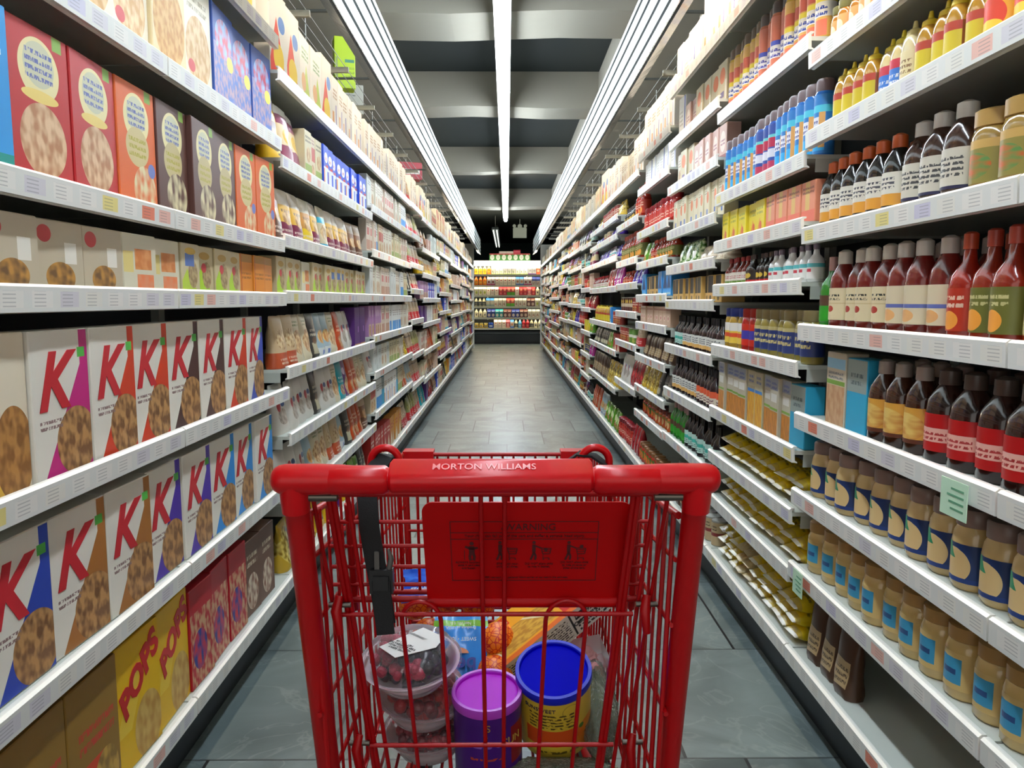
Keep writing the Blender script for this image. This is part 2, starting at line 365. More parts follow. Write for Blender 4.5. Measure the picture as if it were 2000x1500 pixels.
def board_bm(L0, sx, depth):
    b = MB(); b.box(min(0, sx * depth), .004, -.012, max(0, sx * depth), L0 - .004, 0); return b
def strip_bm(L0, sx):
    # angled price rail: curled lip at the top and bottom
    prof = [(.004, .004), (-.004, .004), (-.006, .048), (-.0, .053), (.010, .053), (.010, .048), (.003, .046), (.005, .010), (.012, .006), (.012, .002)]
    b = MB(); n = len(prof); vs = []
    for y in (.003, L0 - .003): vs += [(sx * (px), y, pz) for px, pz in prof]
    fs = [(i, (i + 1) % n, n + (i + 1) % n, n + i) for i in range(n)] + [tuple(range(n))[::-1], tuple(range(n, 2 * n))]
    return b.add(vs, fs)
SHELF_MESH = {}
def rack_unit(sx, y0, nb, bay, levels, label, group, last=False):
    """one run of bays with the same shelf heights"""
    X = XS[sx]; L0 = nb * bay
    r = empty('shelving_rack', (sx * X, y0, 0)); tag(r, label, 'shelving', group)
    D = .50
    obj('back_panel', MB().bx(*sorted2(sx * D, sx * (D + .02)), 0, L0, .05, 2.28 if sx < 0 else 2.36).mesh('back_panel', back_m), r)
    dk = XK[sx] - X
    obj('kick_plate', MB().bx(*sorted2(sx * dk, sx * (dk + .02)), 0, L0, 0, .148).mesh('kick_plate', kick_m), r)
    for k in range(nb + 1):
        y = min(max(k * bay, .012), L0 - .012)
        obj('upright', MB().bx(*sorted2(sx * (D - .03), sx * D), y - .012, y + .012, .15, 2.28).mesh('upright', up_m), r)
    for z in levels:
        for k in range(nb):
            key = (sx, bay)
            if key not in SHELF_MESH:
                SHELF_MESH[key] = (board_bm(bay, sx, .47).mesh('shelf', shelf_m), strip_bm(bay, sx).mesh('price_strip', strip_m),
                    MB().bx(*sorted2(sx * .03, sx * .46), .002, .006, -.05, -.012).mesh('bracket', up_m))
            bmesh_, smesh, kmesh = SHELF_MESH[key]
            s = obj('shelf', bmesh_, r, (sx * .006, k * bay, z + .040))
            p = obj('price_strip', smesh, s, (0, 0, -.040))
            if y0 < 7 and k == 0 and z < 1.9: obj('bracket', kmesh, s, (0, 0, 0))
    return r
def sorted2(a, b): return (min(a, b), max(a, b))

# ------------------------------------------------------------------ goods: shapes
def box_mesh(w, d, h, front, side, bev=.0022):
    """carton, base centre at the origin, front towards -y"""
    bm = bmesh.new(); bmesh.ops.create_cube(bm, size=1)
    for v in bm.verts: v.co = (v.co.x * w, v.co.y * d, (v.co.z + .5) * h)
    bmesh.ops.bevel(bm, geom=bm.edges[:], offset=bev, segments=1, affect='EDGES')
    ul = bm.loops.layers.uv.new('UVMap')
    for f in bm.faces:
        f.material_index = 0 if f.normal.y < -.9 else 1
        for l in f.loops:
            l[ul].uv = (l.vert.co.x / w + .5, l.vert.co.z / h) if abs(f.normal.y) > .5 else (l.vert.co.y / d + .5, l.vert.co.z / h)
    # a glued flap line along the top
    me = bpy.data.meshes.new('carton'); bm.to_mesh(me); bm.free()
    for m in (front, side): me.materials.append(m)
    return me
def gable_mesh(w, d, h, front, side):
    b = MB(); hb = h * .74; ht = h * .93
    P = lambda x, y, z: (x * w / 2, y * d / 2, z)
    vs = [P(-1, -1, 0), P(1, -1, 0), P(1, 1, 0), P(-1, 1, 0), P(-1, -1, hb), P(1, -1, hb), P(1, 1, hb), P(-1, 1, hb), P(-1, -.05, ht), P(1, -.05, ht), P(1, .05, ht), P(-1, .05, ht), P(-1, -.05, h), P(1, -.05, h), P(1, .05, h), P(-1, .05, h)]
    fs = [(0, 1, 5, 4), (4, 5, 9, 8), (8, 9, 13, 12), (1, 2, 6, 5), (2, 3, 7, 6), (3, 0, 4, 7), (6, 7, 11, 10), (10, 11, 15, 14), (12, 13, 14, 15), (5, 6, 10, 9), (7, 4, 8, 11), (9, 10, 14, 13), (11, 8, 12, 15), (0, 3, 2, 1)]
    uv = lambda f: [(vs[k][0] / w + .5, vs[k][2] / h) for k in f]
    return b.add(vs, fs, [0, 0, 0] + [1] * 11, [uv(f) for f in fs]).mesh('carton', [front, side])
def pouch_mesh(w, d, h, front, seed=0, pillow=False, nu=14, nv=12):
    """soft pack: full belly below and a crimped seam on top (both ends when pillow)"""
    R = random.Random(seed); ph = [R.uniform(0, 6.28) for _ in range(6)]
    vs = []; uvr = []
    for j in range(nv + 1):
        t = j / nv
        if pillow: dd = max(.03, sin(pi * min(max((t - .05) / .9, 0), 1)) ** .55)
        else: dd = max(.03, (1 - t) ** .55 * (1.0 if t > .06 else .85 + t * 2.5)) if t < .92 else .03
        ww = 1 - .06 * sin(pi * t) * (1 if pillow else .6)
        z = h * t + (0.0 if 0 < j < nv else 0)
        for k in range(nu):
            a = 2 * pi * k / nu; c, s_ = cos(a), sin(a)
            x = w / 2 * ww * (abs(c) ** .75) * (1 if c > 0 else -1); y = d / 2 * dd * (abs(s_) ** .8) * (1 if s_ > 0 else -1)
            wr = .035 * d * (sin(7 * a + ph[0] + 5 * t) + sin(13 * t + ph[1] + 2 * a)) * dd
            lean = .10 * h * t * .35
            vs.append((x, y + wr + (0 if pillow else lean), z + .006 * h * sin(3 * a + ph[2]) * (t > .9)))
    b = MB(); fs = []; uvs = []
    for j in range(nv):
        for k in range(nu):
            k2 = (k + 1) % nu; f = (j * nu + k, j * nu + k2, (j + 1) * nu + k2, (j + 1) * nu + k); fs.append(f)
            uvs.append([(vs[q][0] / w + .5, min(max(vs[q][2] / h, .01), .99)) for q in f])
    fs += [tuple(range(nu))[::-1], tuple(range(nv * nu, (nv + 1) * nu))]; uvs += [[(.5, .02)] * nu, [(.5, .98)] * nu]
    return b.add(vs, fs, 0, uvs).mesh('pack', front, 60)

PROF = {  # outline (radius, height) of body, then label band, then cap
 'ketchup': ([(.46, 0), (.5, .02), (.5, .55), (.46, .66), (.26, .80), (.2, .84)], (.12, .52), [(.24, .82), (.25, .83), (.24, .97), (.1, 1)]),
 'hot': ([(.46, 0), (.5, .02), (.5, .5), (.44, .6), (.2, .72), (.15, .86)], (.08, .48), [(.19, .84), (.19, .98), (.12, 1)]),
 'wine': ([(.48, 0), (.5, .02), (.5, .52), (.44, .62), (.19, .74), (.15, .88)], (.10, .46), [(.18, .80), (.18, .99), (.1, 1)]),
 'jar': ([(.44, 0), (.5, .04), (.5, .68), (.44, .78), (.4, .80)], (.14, .64), [(.44, .79), (.46, .80), (.46, .98), (.4, 1)]),
 'mayo': ([(.42, 0), (.5, .06), (.5, .6), (.46, .72), (.38, .8)], (.1, .58), [(.42, .79), (.43, .8), (.43, .97), (.38, 1)]),
 'spray': ([(.48, 0), (.5, .01), (.5, .8), (.44, .84)], (.02, .79), [(.45, .83), (.45, .97), (.38, 1)]),
 'can': ([(.48, 0), (.5, .02), (.5, .96), (.48, .98)], (.04, .94), [(.485, .97), (.49, 1), (.44, .995)]),
 'mustard': ([(.44, 0), (.5, .04), (.5, .6), (.42, .74), (.3, .8)], (.1, .56), [(.33, .79), (.3, .86), (.12, .9), (.07, 1)]),
 'jug': ([(.48, 0), (.5, .03), (.5, .6), (.4, .76), (.2, .88)], (.15, .55), [(.2, .87), (.2, .99), (.15, 1)]),
}
def bottle_meshes(style, w, h, body, label, cap, n=16):
    pb, (l0, l1), pc = PROF[style]
    f = lambda p: [(r * w, z * h) for r, z in p]
    rl = max(r for r, _ in pb) * w + .0006
    B = MB().lathe(f(pb), n, 0, True, h)
    L = MB(); pl = [(rl, l0 * h), (rl, l1 * h)]
    L.lathe(pl, n, 0, False, h)
    # label v runs 0..1 over its own height
    L.uv = [[(u, (v - l0) / (l1 - l0)) for u, v in q] for q in L.uv]
    Cc = MB().lathe([(pc[0][0] * w, pc[0][1] * h)] + f(pc[1:]), n, 0, True, h)
    return B, L, Cc

# ------------------------------------------------------------------ goods: kinds and looks
cardA = {}
def side_m(c): return mat('card_' + c.strip('#'), c, .5)
V = {}
def carton(name, kind, cat, desc, wdh, base, layers, side=None, logo=None, rough=.45, gable=False):
    V[name] = dict(t='gable' if gable else 'box', kind=kind, cat=cat, desc=desc, w=wdh[0], d=wdh[1], h=wdh[2], art=art('print_' + name, base, layers, rough), side=side_m(side or base), logo=logo)
def pouch(name, kind, cat, desc, wdh, base, layers, rough=.3, pillow=False):
    V[name] = dict(t='pillow' if pillow else 'pouch', kind=kind, cat=cat, desc=desc, w=wdh[0], d=wdh[1], h=wdh[2], art=art('print_' + name, base, layers, rough))
def bottle(name, kind, cat, desc, style, w, h, bodyc, capc, base, layers, rough=.15):
    V[name] = dict(t='bottle', kind=kind, cat=cat, desc=desc, style=style, w=w, d=w, h=h, body=mat('glass_' + name, bodyc, rough, coat=.5), cap=mat('cap_' + capc.strip('#'), capc, .35), art=art('label_' + name, base, layers, .4))

CB = (.185, .06, .285)
def oat(c, bowl=True, txt='#5a62a0', extra=()):
    L = [('nr', 0, 0, 1, .5, c, c, 6), ('e', .5, .73, .33, .2, '#e6d9a2'), ('e', .5, .76, .25, .145, '#c9c7a8'), ('t', .28, .66, .72, .87, txt, 4)]
    L += [('r', .74, .9, .9, 1, '#7fa53a')] if bowl else []
    return L + list(extra)
carton('blue_box', 'cereal_box', 'cereal box', 'sky blue cereal box', CB, '#2f93d6', [('e', .5, .4, .3, .2, '#b98a63'), ('r', 0, 0, 1, .12, '#1c8f86'), ('t', .1, .7, .9, .9, '#e8f4fa', 3)])
carton('red_oat', 'cereal_box', 'cereal box', 'red cereal box with cream oval', CB, '#b71f22', oat('#b71f22', extra=[('n', .52, .28, .38, .24, '#dcb892', '#b07a52', 9), ('e', .5, .56, .3, .04, '#e8cc72')]))
carton('orange_oat', 'cereal_box', 'cereal box', 'orange oat cereal box', CB, '#d8652a', oat('#d8652a', extra=[('e', .5, .5, .3, .16, '#cdbb84'), ('t', .28, .42, .72, .6, '#a89c2c', 3), ('n', .66, .16, .3, .2, '#ded2a6', '#d8703a', 7), ('e', .86, .34, .1, .06, '#6a78b8')]))
carton('brown_oat', 'cereal_box', 'cereal box', 'dark brown oat cereal box', CB, '#563128', oat('#563128', extra=[('e', .5, .5, .3, .17, '#c2b17c'), ('t', .28, .42, .72, .6, '#a89c2c', 3), ('n', .6, .2, .34, .2, '#5a332a', '#d9cda4', 6)]))
carton('tan_granola', 'cereal_box', 'cereal box', 'cream granola box', CB, '#ece3cc', [('n', .5, .36, .44, .34, '#c59a63', '#e3c79a', 10), ('t', .15, .74, .85, .9, '#a89a7a', 2), ('e', .25, .2, .12, .06, '#c8484a')])
carton('red_granola', 'cereal_box', 'cereal box', 'cream and red granola box', CB, '#efe4cf', [('d', .8, 1.1, .22, '#c63b3a', .55, .95), ('n', .5, .34, .42, .3, '#cf9f68', '#ecd0a2', 10), ('e', .25, .2, .12, .06, '#c8484a')])
carton('gold_granola', 'cereal_box', 'cereal box', 'gold flake cereal box', CB, '#e3cfa2', [('n', .5, .4, .46, .38, '#bf8a4a', '#d9b272', 12), ('t', .2, .78, .8, .92, '#5b6a86', 2)])
carton('rice_blue', 'cereal_box', 'cereal box', 'blue and pink speckled cereal box', CB, '#2d4f9e', [('nr', 0, 0, 1, .62, '#a98a9c', '#4a68b2', 12), ('n', .5, .7, .4, .2, '#8fb2dc', '#c04a62', 8), ('e', .8, .5, .16, .08, '#e3d83a')])
carton('white_red', 'cereal_box', 'cereal box', 'white cereal box with red and yellow art', (.19, .06, .3), '#f1efe8', [('z', .4, 0, .7, .5, '#e0402c'), ('e', .5, .22, .3, .18, '#f0cf3a'), ('e', .7, .65, .2, .1, '#5e8fd6')])
carton('white_green', 'cereal_box', 'cereal box', 'white cereal box with green band', (.19, .06, .27), '#f3f1ea', [('z', .6, 0, .6, .4, '#b6cc4a'), ('t', .2, .65, .8, .85, '#4c8f4a', 3), ('e', .35, .3, .2, .14, '#e2b078')])
carton('white_plain', 'cereal_box', 'cereal box', 'plain white cereal box', (.13, .05, .26), '#f5f3ee', [('t', .2, .6, .8, .8, '#b08a62', 3), ('r', .1, 0, .35, .35, '#e0a06a'), ('r', .6, 0, .7, .5, '#5a4fb0')])
def kbox(c, c2='#b98a55'):
    return [('z', .98, .0, .9, .85, c), ('r', .84, .35, 1, 1, c), ('n', .72, .22, .36, .24, c2, '#7a5230', 11), ('r', .8, .8, .94, .87, '#4fb043'), ('t', .1, .34, .5, .42, '#8a6f6a', 2)]
for nm, c, ds in (('k_pink', '#c01f79', 'white cereal box with magenta wedge'), ('k_orange', '#cf3a18', 'white cereal box with orange red wedge'), ('k_brown', '#4a2a26', 'white cereal box with dark brown wedge'), ('k_blue', '#2440a8', 'white cereal box with royal blue wedge'),
                  ('k_tan', '#a5692c', 'white cereal box with caramel wedge'), ('k_violet', '#4a2aa0', 'white cereal box with violet wedge'), ('k_sky', '#2a86d0', 'white cereal box with sky blue wedge')):
    carton(nm, 'cereal_box', 'cereal box', ds, (.19, .055, .285), '#e2ddd0', kbox(c), logo=('K', '#c2202c', .15, -.17, .64, .35))
carton('flakes', 'cereal_box', 'cereal box', 'cream and yellow flakes box', CB, '#e3d6bd', [('nr', 0, 0, .7, .25, '#e2b54a', '#d39a3a', 5), ('n', .75, .25, .3, .3, '#b98446', '#8a5a2a', 10), ('e', .1, .75, .1, .1, '#d0402c')])
carton('pops', 'cereal_box', 'cereal box', 'yellow cereal box with red lettering', (.19, .06, .30), '#e3b505', [('n', .68, .22, .32, .26, '#d3b060', '#b98a3a', 7), ('d', -.9, -.15, .17, '#e9c53a', .3, .72)], logo=('POPS', '#c01f22', .085, 0, .66, .25, .6))
carton('orange_puff', 'cereal_box', 'cereal box', 'brown and orange puffs box', (.19, .06, .30), '#8f6a22', [('r', .1, 0, .7, .4, '#d0401a'), ('t', .2, .5, .9, .7, '#c03a2a', 2), ('n', .7, .2, .25, .2, '#c9a04a', '#8a6a2a', 8)])
carton('fruit_red', 'cereal_box', 'cereal box', 'crimson fruit cereal box', (.15, .055, .29), '#b01524', [('nr', 0, 0, 1, .75, '#b01524', '#c9a27a', 9), ('n', .4, .35, .3, .2, '#2a3a8a', '#d0303a', 6)])
carton('brown_muesli', 'cereal_box', 'cereal box', 'brown muesli box with pale bowl', (.15, .055, .26), '#6a4a38', [('n', .5, .3, .34, .24, '#d9cbb4', '#8a5a42', 7), ('t', .2, .65, .8, .85, '#cfc0a2', 2)])
BB = (.15, .07, .135)
carton('dog_blue', 'snack_bar_box', 'snack bar box', 'navy snack box with gold biscuit', (.2, .07, .14), '#173a72', [('r', .4, .2, .9, .85, '#d0a24a'), ('e', .15, .55, .14, .3, '#b7b7a8')])
carton('tan_bar', 'snack_bar_box', 'snack bar box', 'tan snack bar box with red mark', BB, '#b9ab92', [('e', .2, .8, .14, .12, '#c03a3a'), ('n', .5, .2, .3, .22, '#b9853c', '#6a4a2a', 6), ('r', .6, .4, .85, .7, '#e3ddd0')])
carton('waffle_bar', 'snack_bar_box', 'snack bar box', 'cream bar box with orange squares', BB, '#d3ccb4', [('nr', .35, .4, .85, .75, '#c9783c', '#d9935a', 5), ('nr', .4, .0, .9, .32, '#e07a4a', '#d98a62', 5), ('r', .02, .35, .3, .7, '#dcc77a')])
carton('green_bar', 'snack_bar_box', 'snack bar box', 'green based granola bar box', (.115, .07, .145), '#bfb089', [('z', .3, 0, .55, .6, '#a5c928'), ('r', 0, 0, 1, .08, '#b5d33a'), ('n', .62, .4, .26, .28, '#b09a6e', '#8a6f4c', 9), ('e', .5, .8, .3, .08, '#b08a3a'), ('e', .45, .55, .14, .1, '#c0333a')])
carton('green_bar_blue', 'snack_bar_box', 'snack bar box', 'blue marked green granola bar box', (.115, .07, .145), '#bfb28f', [('z', .3, 0, .5, .6, '#b2c93c'), ('n', .62, .4, .26, .28, '#b09a6e', '#8a6f4c', 9), ('r', .2, .55, .7, .8, '#4a6aa8'), ('e', .5, .85, .3, .07, '#c9a23a')])
carton('orange_bar', 'snack_bar_box', 'snack bar box', 'amber orange snack bar box', (.11, .07, .14), '#d9862a', [('r', 0, .8, 1, 1, '#a8762c'), ('t', .1, .4, .9, .6, '#9a5a1a', 2), ('r', .05, 0, .1, 1, '#a8381a')])
carton('blue_cracker', 'cracker_box', 'cracker box', 'bright blue cracker box', (.105, .05, .21), '#1f49c4', [('r', .0, 0, 1, .5, '#dfe3ee'), ('r', 0, .0, .25, .45, '#d98a3a'), ('e', .5, .72, .32, .12, '#f0f0f4'), ('t', .3, .66, .7, .78, '#c0202c', 1), ('r', .45, .5, .9, .56, '#c0202c'), ('r', .7, 0, 1, .42, '#2a55c8')])
carton('slim_cream', 'cracker_box', 'cracker box', 'cream cracker box', (.1, .05, .21), '#d9d3c2', [('n', .5, .3, .34, .2, '#a8805c', '#d3b592', 7), ('t', .15, .6, .85, .85, '#9a6f5c', 3)])
carton('slim_pink', 'cracker_box', 'cracker box', 'cream box with rose print', (.095, .05, .21), '#d6c7b6', [('r', 0, .05, 1, .35, '#b98a72'), ('r', .2, .5, .8, .72, '#c46a62'), ('t', .1, .78, .9, .9, '#6a5a4a', 2)])
carton('slim_grey', 'cracker_box', 'cracker box', 'pale grey cracker box', (.16, .05, .22), '#c9ccc6', [('t', .2, .7, .8, .85, '#4a5a5c', 2), ('e', .5, .35, .2, .12, '#b8bcb6')])
carton('slim_blue', 'cracker_box', 'cracker box', 'white cracker box with blue foot', (.1, .05, .21), '#d9d9d4', [('r', 0, 0, 1, .4, '#3f8fd0'), ('t', .15, .6, .85, .85, '#7a6a5a', 3)])
carton('cookie_red', 'cookie_box', 'cookie box', 'red and cream cookie box', (.1, .06, .2), '#cdbb9c', [('r', 0, .45, 1, .75, '#b5402e'), ('n', .5, .2, .35, .18, '#a0703f', '#d0a873', 7), ('t', .1, .82, .9, .95, '#8a4a32', 2)])
carton('cookie_green', 'cookie_box', 'cookie box', 'cream and olive cookie box', (.1, .06, .2), '#cfc3a0', [('r', 0, 0, 1, .3, '#8fa04a'), ('n', .5, .5, .3, .16, '#a87848', '#d8c090', 7), ('t', .1, .75, .9, .92, '#5a4a32', 2)])
carton('cookie_violet', 'cookie_box', 'cookie box', 'lilac cookie box', (.085, .06, .2), '#a87aa8', [('r', 0, 0, 1, .4, '#c9b096'), ('n', .5, .2, .3, .16, '#8a5a3a', '#c99a72', 7), ('e', .5, .75, .3, .12, '#c9a6c4')])
carton('purple_big', 'cookie_box', 'cookie box', 'large deep purple box', (.16, .08, .22), '#4a1468', [('r', .6, .35, .8, .5, '#8f5fa8'), ('r', 0, 0, 1, .06, '#b98a4a')])
carton('white_blue_tea', 'tea_box', 'tea box', 'white box with navy stripe', (.12, .06, .2), '#eceae4', [('r', .78, 0, .92, 1, '#2b3fa0'), ('t', .1, .3, .6, .7, '#b9b2a6', 4)])
carton('tan_tea', 'tea_box', 'tea box', 'tan box with orange spot', (.12, .06, .17), '#cfc2a2', [('e', .5, .65, .3, .2, '#e07a4c'), ('r', .3, .1, .7, .25, '#7a6aa0'), ('r', .8, 0, 1, .5, '#efe9dc')])
carton('pink_tea', 'tea_box', 'tea box', 'dusty pink box', (.1, .06, .14), '#c9a396', [('e', .5, .5, .34, .3, '#e2cfc2'), ('t', .2, .4, .8, .6, '#9a5a6a', 2), ('r', 0, 0, 1, .12, '#8a4a4a')])
carton('beige_biscuit', 'biscuit_box', 'biscuit box', 'beige biscuit box with orange print', (.1, .06, .23), '#d8ccac', [('e', .7, .62, .2, .16, '#d9703a'), ('r', .5, .12, .75, .3, '#4a6ab0'), ('t', .1, .72, .5, .92, '#8a7a52', 3)])
carton('rose_biscuit', 'biscuit_box', 'biscuit box', 'rose beige biscuit box', (.1, .06, .18), '#c9a78e', [('e', .5, .42, .26, .14, '#e0c8b4'), ('e', .5, .42, .16, .09, '#c07a72'), ('r', 0, .8, 1, .9, '#a8705a')])
carton('pasta', 'pasta_box', 'pasta box', 'beige and blue pasta box', (.085, .05, .21), '#b9b09a', [('r', 0, .78, 1, 1, '#8f93a0'), ('nr', 0, 0, 1, .42, '#c9822c', '#b0702c', 5), ('r', .0, .44, 1, .48, '#7aa03c'), ('r', .15, .58, .85, .72, '#d8d4cc'), ('t', .2, .8, .8, .95, '#4a5a9a', 2)])  # grey top band is painted shade from the shelf above
carton('pasta_yellow', 'pasta_box', 'pasta box', 'yellow lower pasta box', (.085, .05, .21), '#b7ac8c', [('nr', 0, 0, 1, .6, '#d8a42c', '#c9882c', 5), ('r', 0, .6, 1, .66, '#3f7ab8'), ('t', .2, .78, .8, .95, '#4a5a9a', 2)])
carton('tan_mac', 'pasta_box', 'pasta box', 'pale blue topped noodle box', (.13, .06, .2), '#c7b9a2', [('nr', 0, 0, 1, .55, '#b98a62', '#c9a27a', 6), ('r', 0, .56, 1, .62, '#7aa03c'), ('r', 0, .78, 1, .92, '#8fbcd6'), ('t', .1, .64, .9, .76, '#6a6a72', 2)])
carton('turquoise', 'pasta_box', 'pasta box', 'turquoise blue box', (.11, .06, .19), '#2a9fc4', [('r', 0, .55, 1, 1, '#8f9a94'), ('t', .2, .65, .8, .85, '#4a5a5a', 2)])
carton('yellow_pack', 'noodle_box', 'noodle box', 'bright yellow noodle box', (.1, .06, .13), '#dcc82a', [('z', .5, 0, .5, .35, '#d98a2c'), ('t', .15, .6, .85, .85, '#8a8a2c', 2), ('e', .6, .25, .12, .14, '#c94a2a')])
carton('salmon_pack', 'noodle_box', 'noodle box', 'salmon orange noodle box', (.1, .06, .13), '#dd8a6a', [('r', .3, .2, .6, 1, '#d9b36a'), ('r', .0, 0, 1, .3, '#e0705a'), ('t', .1, .7, .9, .9, '#8a4a3a', 2)])
carton('amber_tall', 'display_carton', 'display carton', 'open amber display carton', (.09, .1, .13), '#caa35a', [('r', .1, .35, .9, 1, '#1c1a16'), ('r', 0, 0, 1, .33, '#c9a05c'), ('e', .5, .16, .16, .1, '#5a4a2c')])
carton('blue_display', 'display_carton', 'display carton', 'cyan blue display carton', (.12, .1, .14), '#2a8ad0', [('z', .5, .3, .9, .4, '#1a3a6a'), ('r', 0, 0, 1, .25, '#3aa0e0'), ('t', .1, .05, .9, .2, '#d8ecd8', 1)])
carton('red_pack', 'popcorn_bag', 'popcorn bag', 'red and white popcorn bag', (.12, .06, .21), '#b52a22', [('z', .5, 0, .5, .4, '#e3d3b0'), ('t', .1, .6, .9, .85, '#efe3d0', 2)])
carton('orange_pack', 'popcorn_bag', 'popcorn bag', 'amber and white popcorn bag', (.12, .06, .21), '#c9862a', [('z', .5, 0, .5, .4, '#e8dcc0'), ('t', .1, .6, .9, .85, '#b0301f', 2)])

GP = (.15, .07, .2)
def gran(b, m, t='#e5dcc6'): return [('r', 0, 0, 1, .36, b), ('r', 0, .36, 1, .7, m), ('t', .12, .1, .88, .26, '#d9c9b9', 2), ('n', .5, .45, .3, .14, '#a8783f', '#d9b070', 9), ('t', .2, .56, .8, .66, '#7a5a3a', 1)]
pouch('gran_maroon', 'granola_pouch', 'granola pouch', 'maroon based granola pouch', GP, '#d6c8b4', gran('#7d2846', '#e0b04a'))
pouch('gran_yellow', 'granola_pouch', 'granola pouch', 'yellow based granola pouch', GP, '#d9cdb4', gran('#e0bf1c', '#c98f4a'))
pouch('gran_brown', 'granola_pouch', 'granola pouch', 'chocolate brown granola pouch', GP, '#c2a98c', gran('#5f3a26', '#8a5a3a'))
pouch('gran_aqua', 'granola_pouch', 'granola pouch', 'granola pouch with aqua bands', GP, '#cbbf9f', [('r', 0, 0, 1, .14, '#3aa8c8'), ('r', 0, .62, 1, .75, '#45b0cc'), ('n', .5, .4, .4, .2, '#b08a55', '#d3b78a', 10)])
pouch('bag_yellow', 'snack_bag', 'snack bag', 'mustard yellow snack bag', (.16, .08, .24), '#d9ac14', [('r', .2, .2, .8, .62, '#6a4a3c'), ('t', .25, .25, .75, .55, '#c9a24a', 3), ('r', 0, .8, 1, 1, '#e9e2d0')])
pouch('bag_maroon', 'snack_bag', 'snack bag', 'maroon and cream snack bag', (.15, .08, .23), '#8a3050', [('r', 0, .35, 1, .7, '#e8d0a8'), ('e', .5, .5, .3, .14, '#e0b23a'), ('r', 0, .85, 1, 1, '#e4dfd6')])
pouch('bag_redfoot', 'nut_bag', 'nut bag', 'tan nut bag with red foot', (.13, .08, .2), '#b9a284', [('r', 0, 0, 1, .36, '#c8262c'), ('t', .15, .1, .85, .26, '#e8c8be', 2), ('n', .5, .55, .34, .16, '#8a6a4a', '#d9c3a0', 9), ('r', 0, .8, 1, .86, '#6a5a4c')])
pouch('bag_redgreen', 'nut_bag', 'nut bag', 'green nut bag with red foot', (.13, .08, .2), '#8f9260', [('r', 0, 0, 1, .36, '#c42a30'), ('t', .15, .1, .85, .26, '#e8c8be', 2), ('n', .5, .6, .4, .22, '#7a7a3c', '#c0b870', 9)])
pouch('bag_tan', 'trail_mix_bag', 'trail mix bag', 'tan nut bag with orange foot', (.14, .08, .2), '#c4ab86', [('r', 0, 0, 1, .3, '#b5502e'), ('n', .5, .55, .36, .2, '#9a7448', '#d8c49a', 10), ('t', .15, .08, .85, .22, '#e0c8b0', 2)])
pouch('bag_cream', 'trail_mix_bag', 'trail mix bag', 'cream trail mix bag', (.13, .08, .2), '#cfc4a8', [('n', .5, .42, .4, .26, '#a8764c', '#ddc294', 10), ('t', .2, .76, .8, .9, '#6a7a3a', 2)])
pouch('bag_black', 'snack_bag', 'snack bag', 'charcoal snack bag', (.13, .08, .2), '#3c3a36', [('t', .2, .5, .8, .7, '#b9ae98', 2), ('r', .2, .1, .8, .35, '#b0a98a'), ('e', .5, .4, .2, .08, '#6a4a2c')])
pouch('bag_ice', 'cookie_bag', 'cookie bag', 'pale blue amber cookie bag', (.13, .08, .2), '#9fb6c0', [('n', .5, .45, .36, .16, '#c07a3c', '#e0c07a', 8), ('r', 0, 0, 1, .2, '#cfd4d2'), ('r', .4, .04, .7, .14, '#3f5fb0')])
pouch('bag_white', 'cookie_bag', 'cookie bag', 'white cookie bag with navy mark', (.14, .08, .2), '#cdc9c0', [('n', .45, .35, .3, .16, '#8a7f72', '#b9aea0', 8), ('e', .55, .6, .12, .06, '#274a80'), ('e', .3, .55, .12, .1, '#a8333c')])
pouch('bag_teal', 'snack_bag', 'snack bag', 'bright teal snack bag', (.13, .08, .2), '#159aa8', [('t', .2, .45, .8, .65, '#d9ecec', 2), ('n', .5, .25, .3, .14, '#6a4a3a', '#c9a98a', 8)])
pouch('bag_purple', 'snack_bag', 'snack bag', 'purple snack bag', (.13, .08, .2), '#5e1f78', [('n', .6, .3, .34, .24, '#a8845a', '#d9c09a', 9), ('e', .4, .7, .2, .1, '#c8b8d2')])
pouch('bag_orange', 'snack_bag', 'snack bag', 'rust orange snack bag', (.13, .08, .2), '#b8461c', [('t', .2, .5, .8, .7, '#e8c8a8', 2), ('n', .5, .25, .32, .16, '#c9a070', '#8a4a2a', 8)])
pouch('bag_gold', 'snack_bag', 'snack bag', 'gold foil snack bag', (.13, .08, .19), '#c9a432', [('n', .5, .5, .5, .4, '#e8cf6a', '#8a6a1c', 7)], rough=.18)
pouch('bag_ruby', 'snack_bag', 'snack bag', 'shiny ruby red candy bag', (.12, .08, .18), '#9a1420', [('n', .5, .4, .4, .3, '#d03a3c', '#6a0a14', 7)], rough=.15)
pouch('bag_violet', 'candy_bag', 'candy bag', 'violet foil candy bag', (.11, .07, .17), '#4a2a9a', [('e', .5, .6, .3, .14, '#b8a8e0'), ('t', .2, .2, .8, .4, '#e0d8f0', 2)], rough=.18)
pouch('bag_magenta', 'candy_bag', 'candy bag', 'magenta candy bag', (.11, .07, .17), '#b02a8a', [('e', .5, .6, .3, .14, '#e8d0e0'), ('t', .2, .2, .8, .4, '#f0d8f0', 2)], rough=.2)
pouch('bag_lime', 'candy_bag', 'candy bag', 'lime green candy bag', (.11, .07, .17), '#5f9a2a', [('e', .5, .55, .3, .16, '#e0e8a0'), ('n', .5, .25, .3, .12, '#c9a23a', '#8a3a1c', 7)], rough=.25)
pouch('bag_coffee', 'coffee_bag', 'coffee bag', 'brown coffee bag', (.1, .07, .2), '#4c3222', [('r', .15, .15, .85, .5, '#b39a72'), ('t', .2, .2, .8, .45, '#4a3a2a', 3)], rough=.3)
pouch('bag_veg', 'herb_bag', 'bag of greens', 'clear bag of green leaves', (.14, .09, .15), '#4f7a2a', [('nr', 0, 0, 1, 1, '#39641c', '#c3d2a0', 9), ('e', .6, .4, .2, .16, '#e3ded0')], rough=.25)
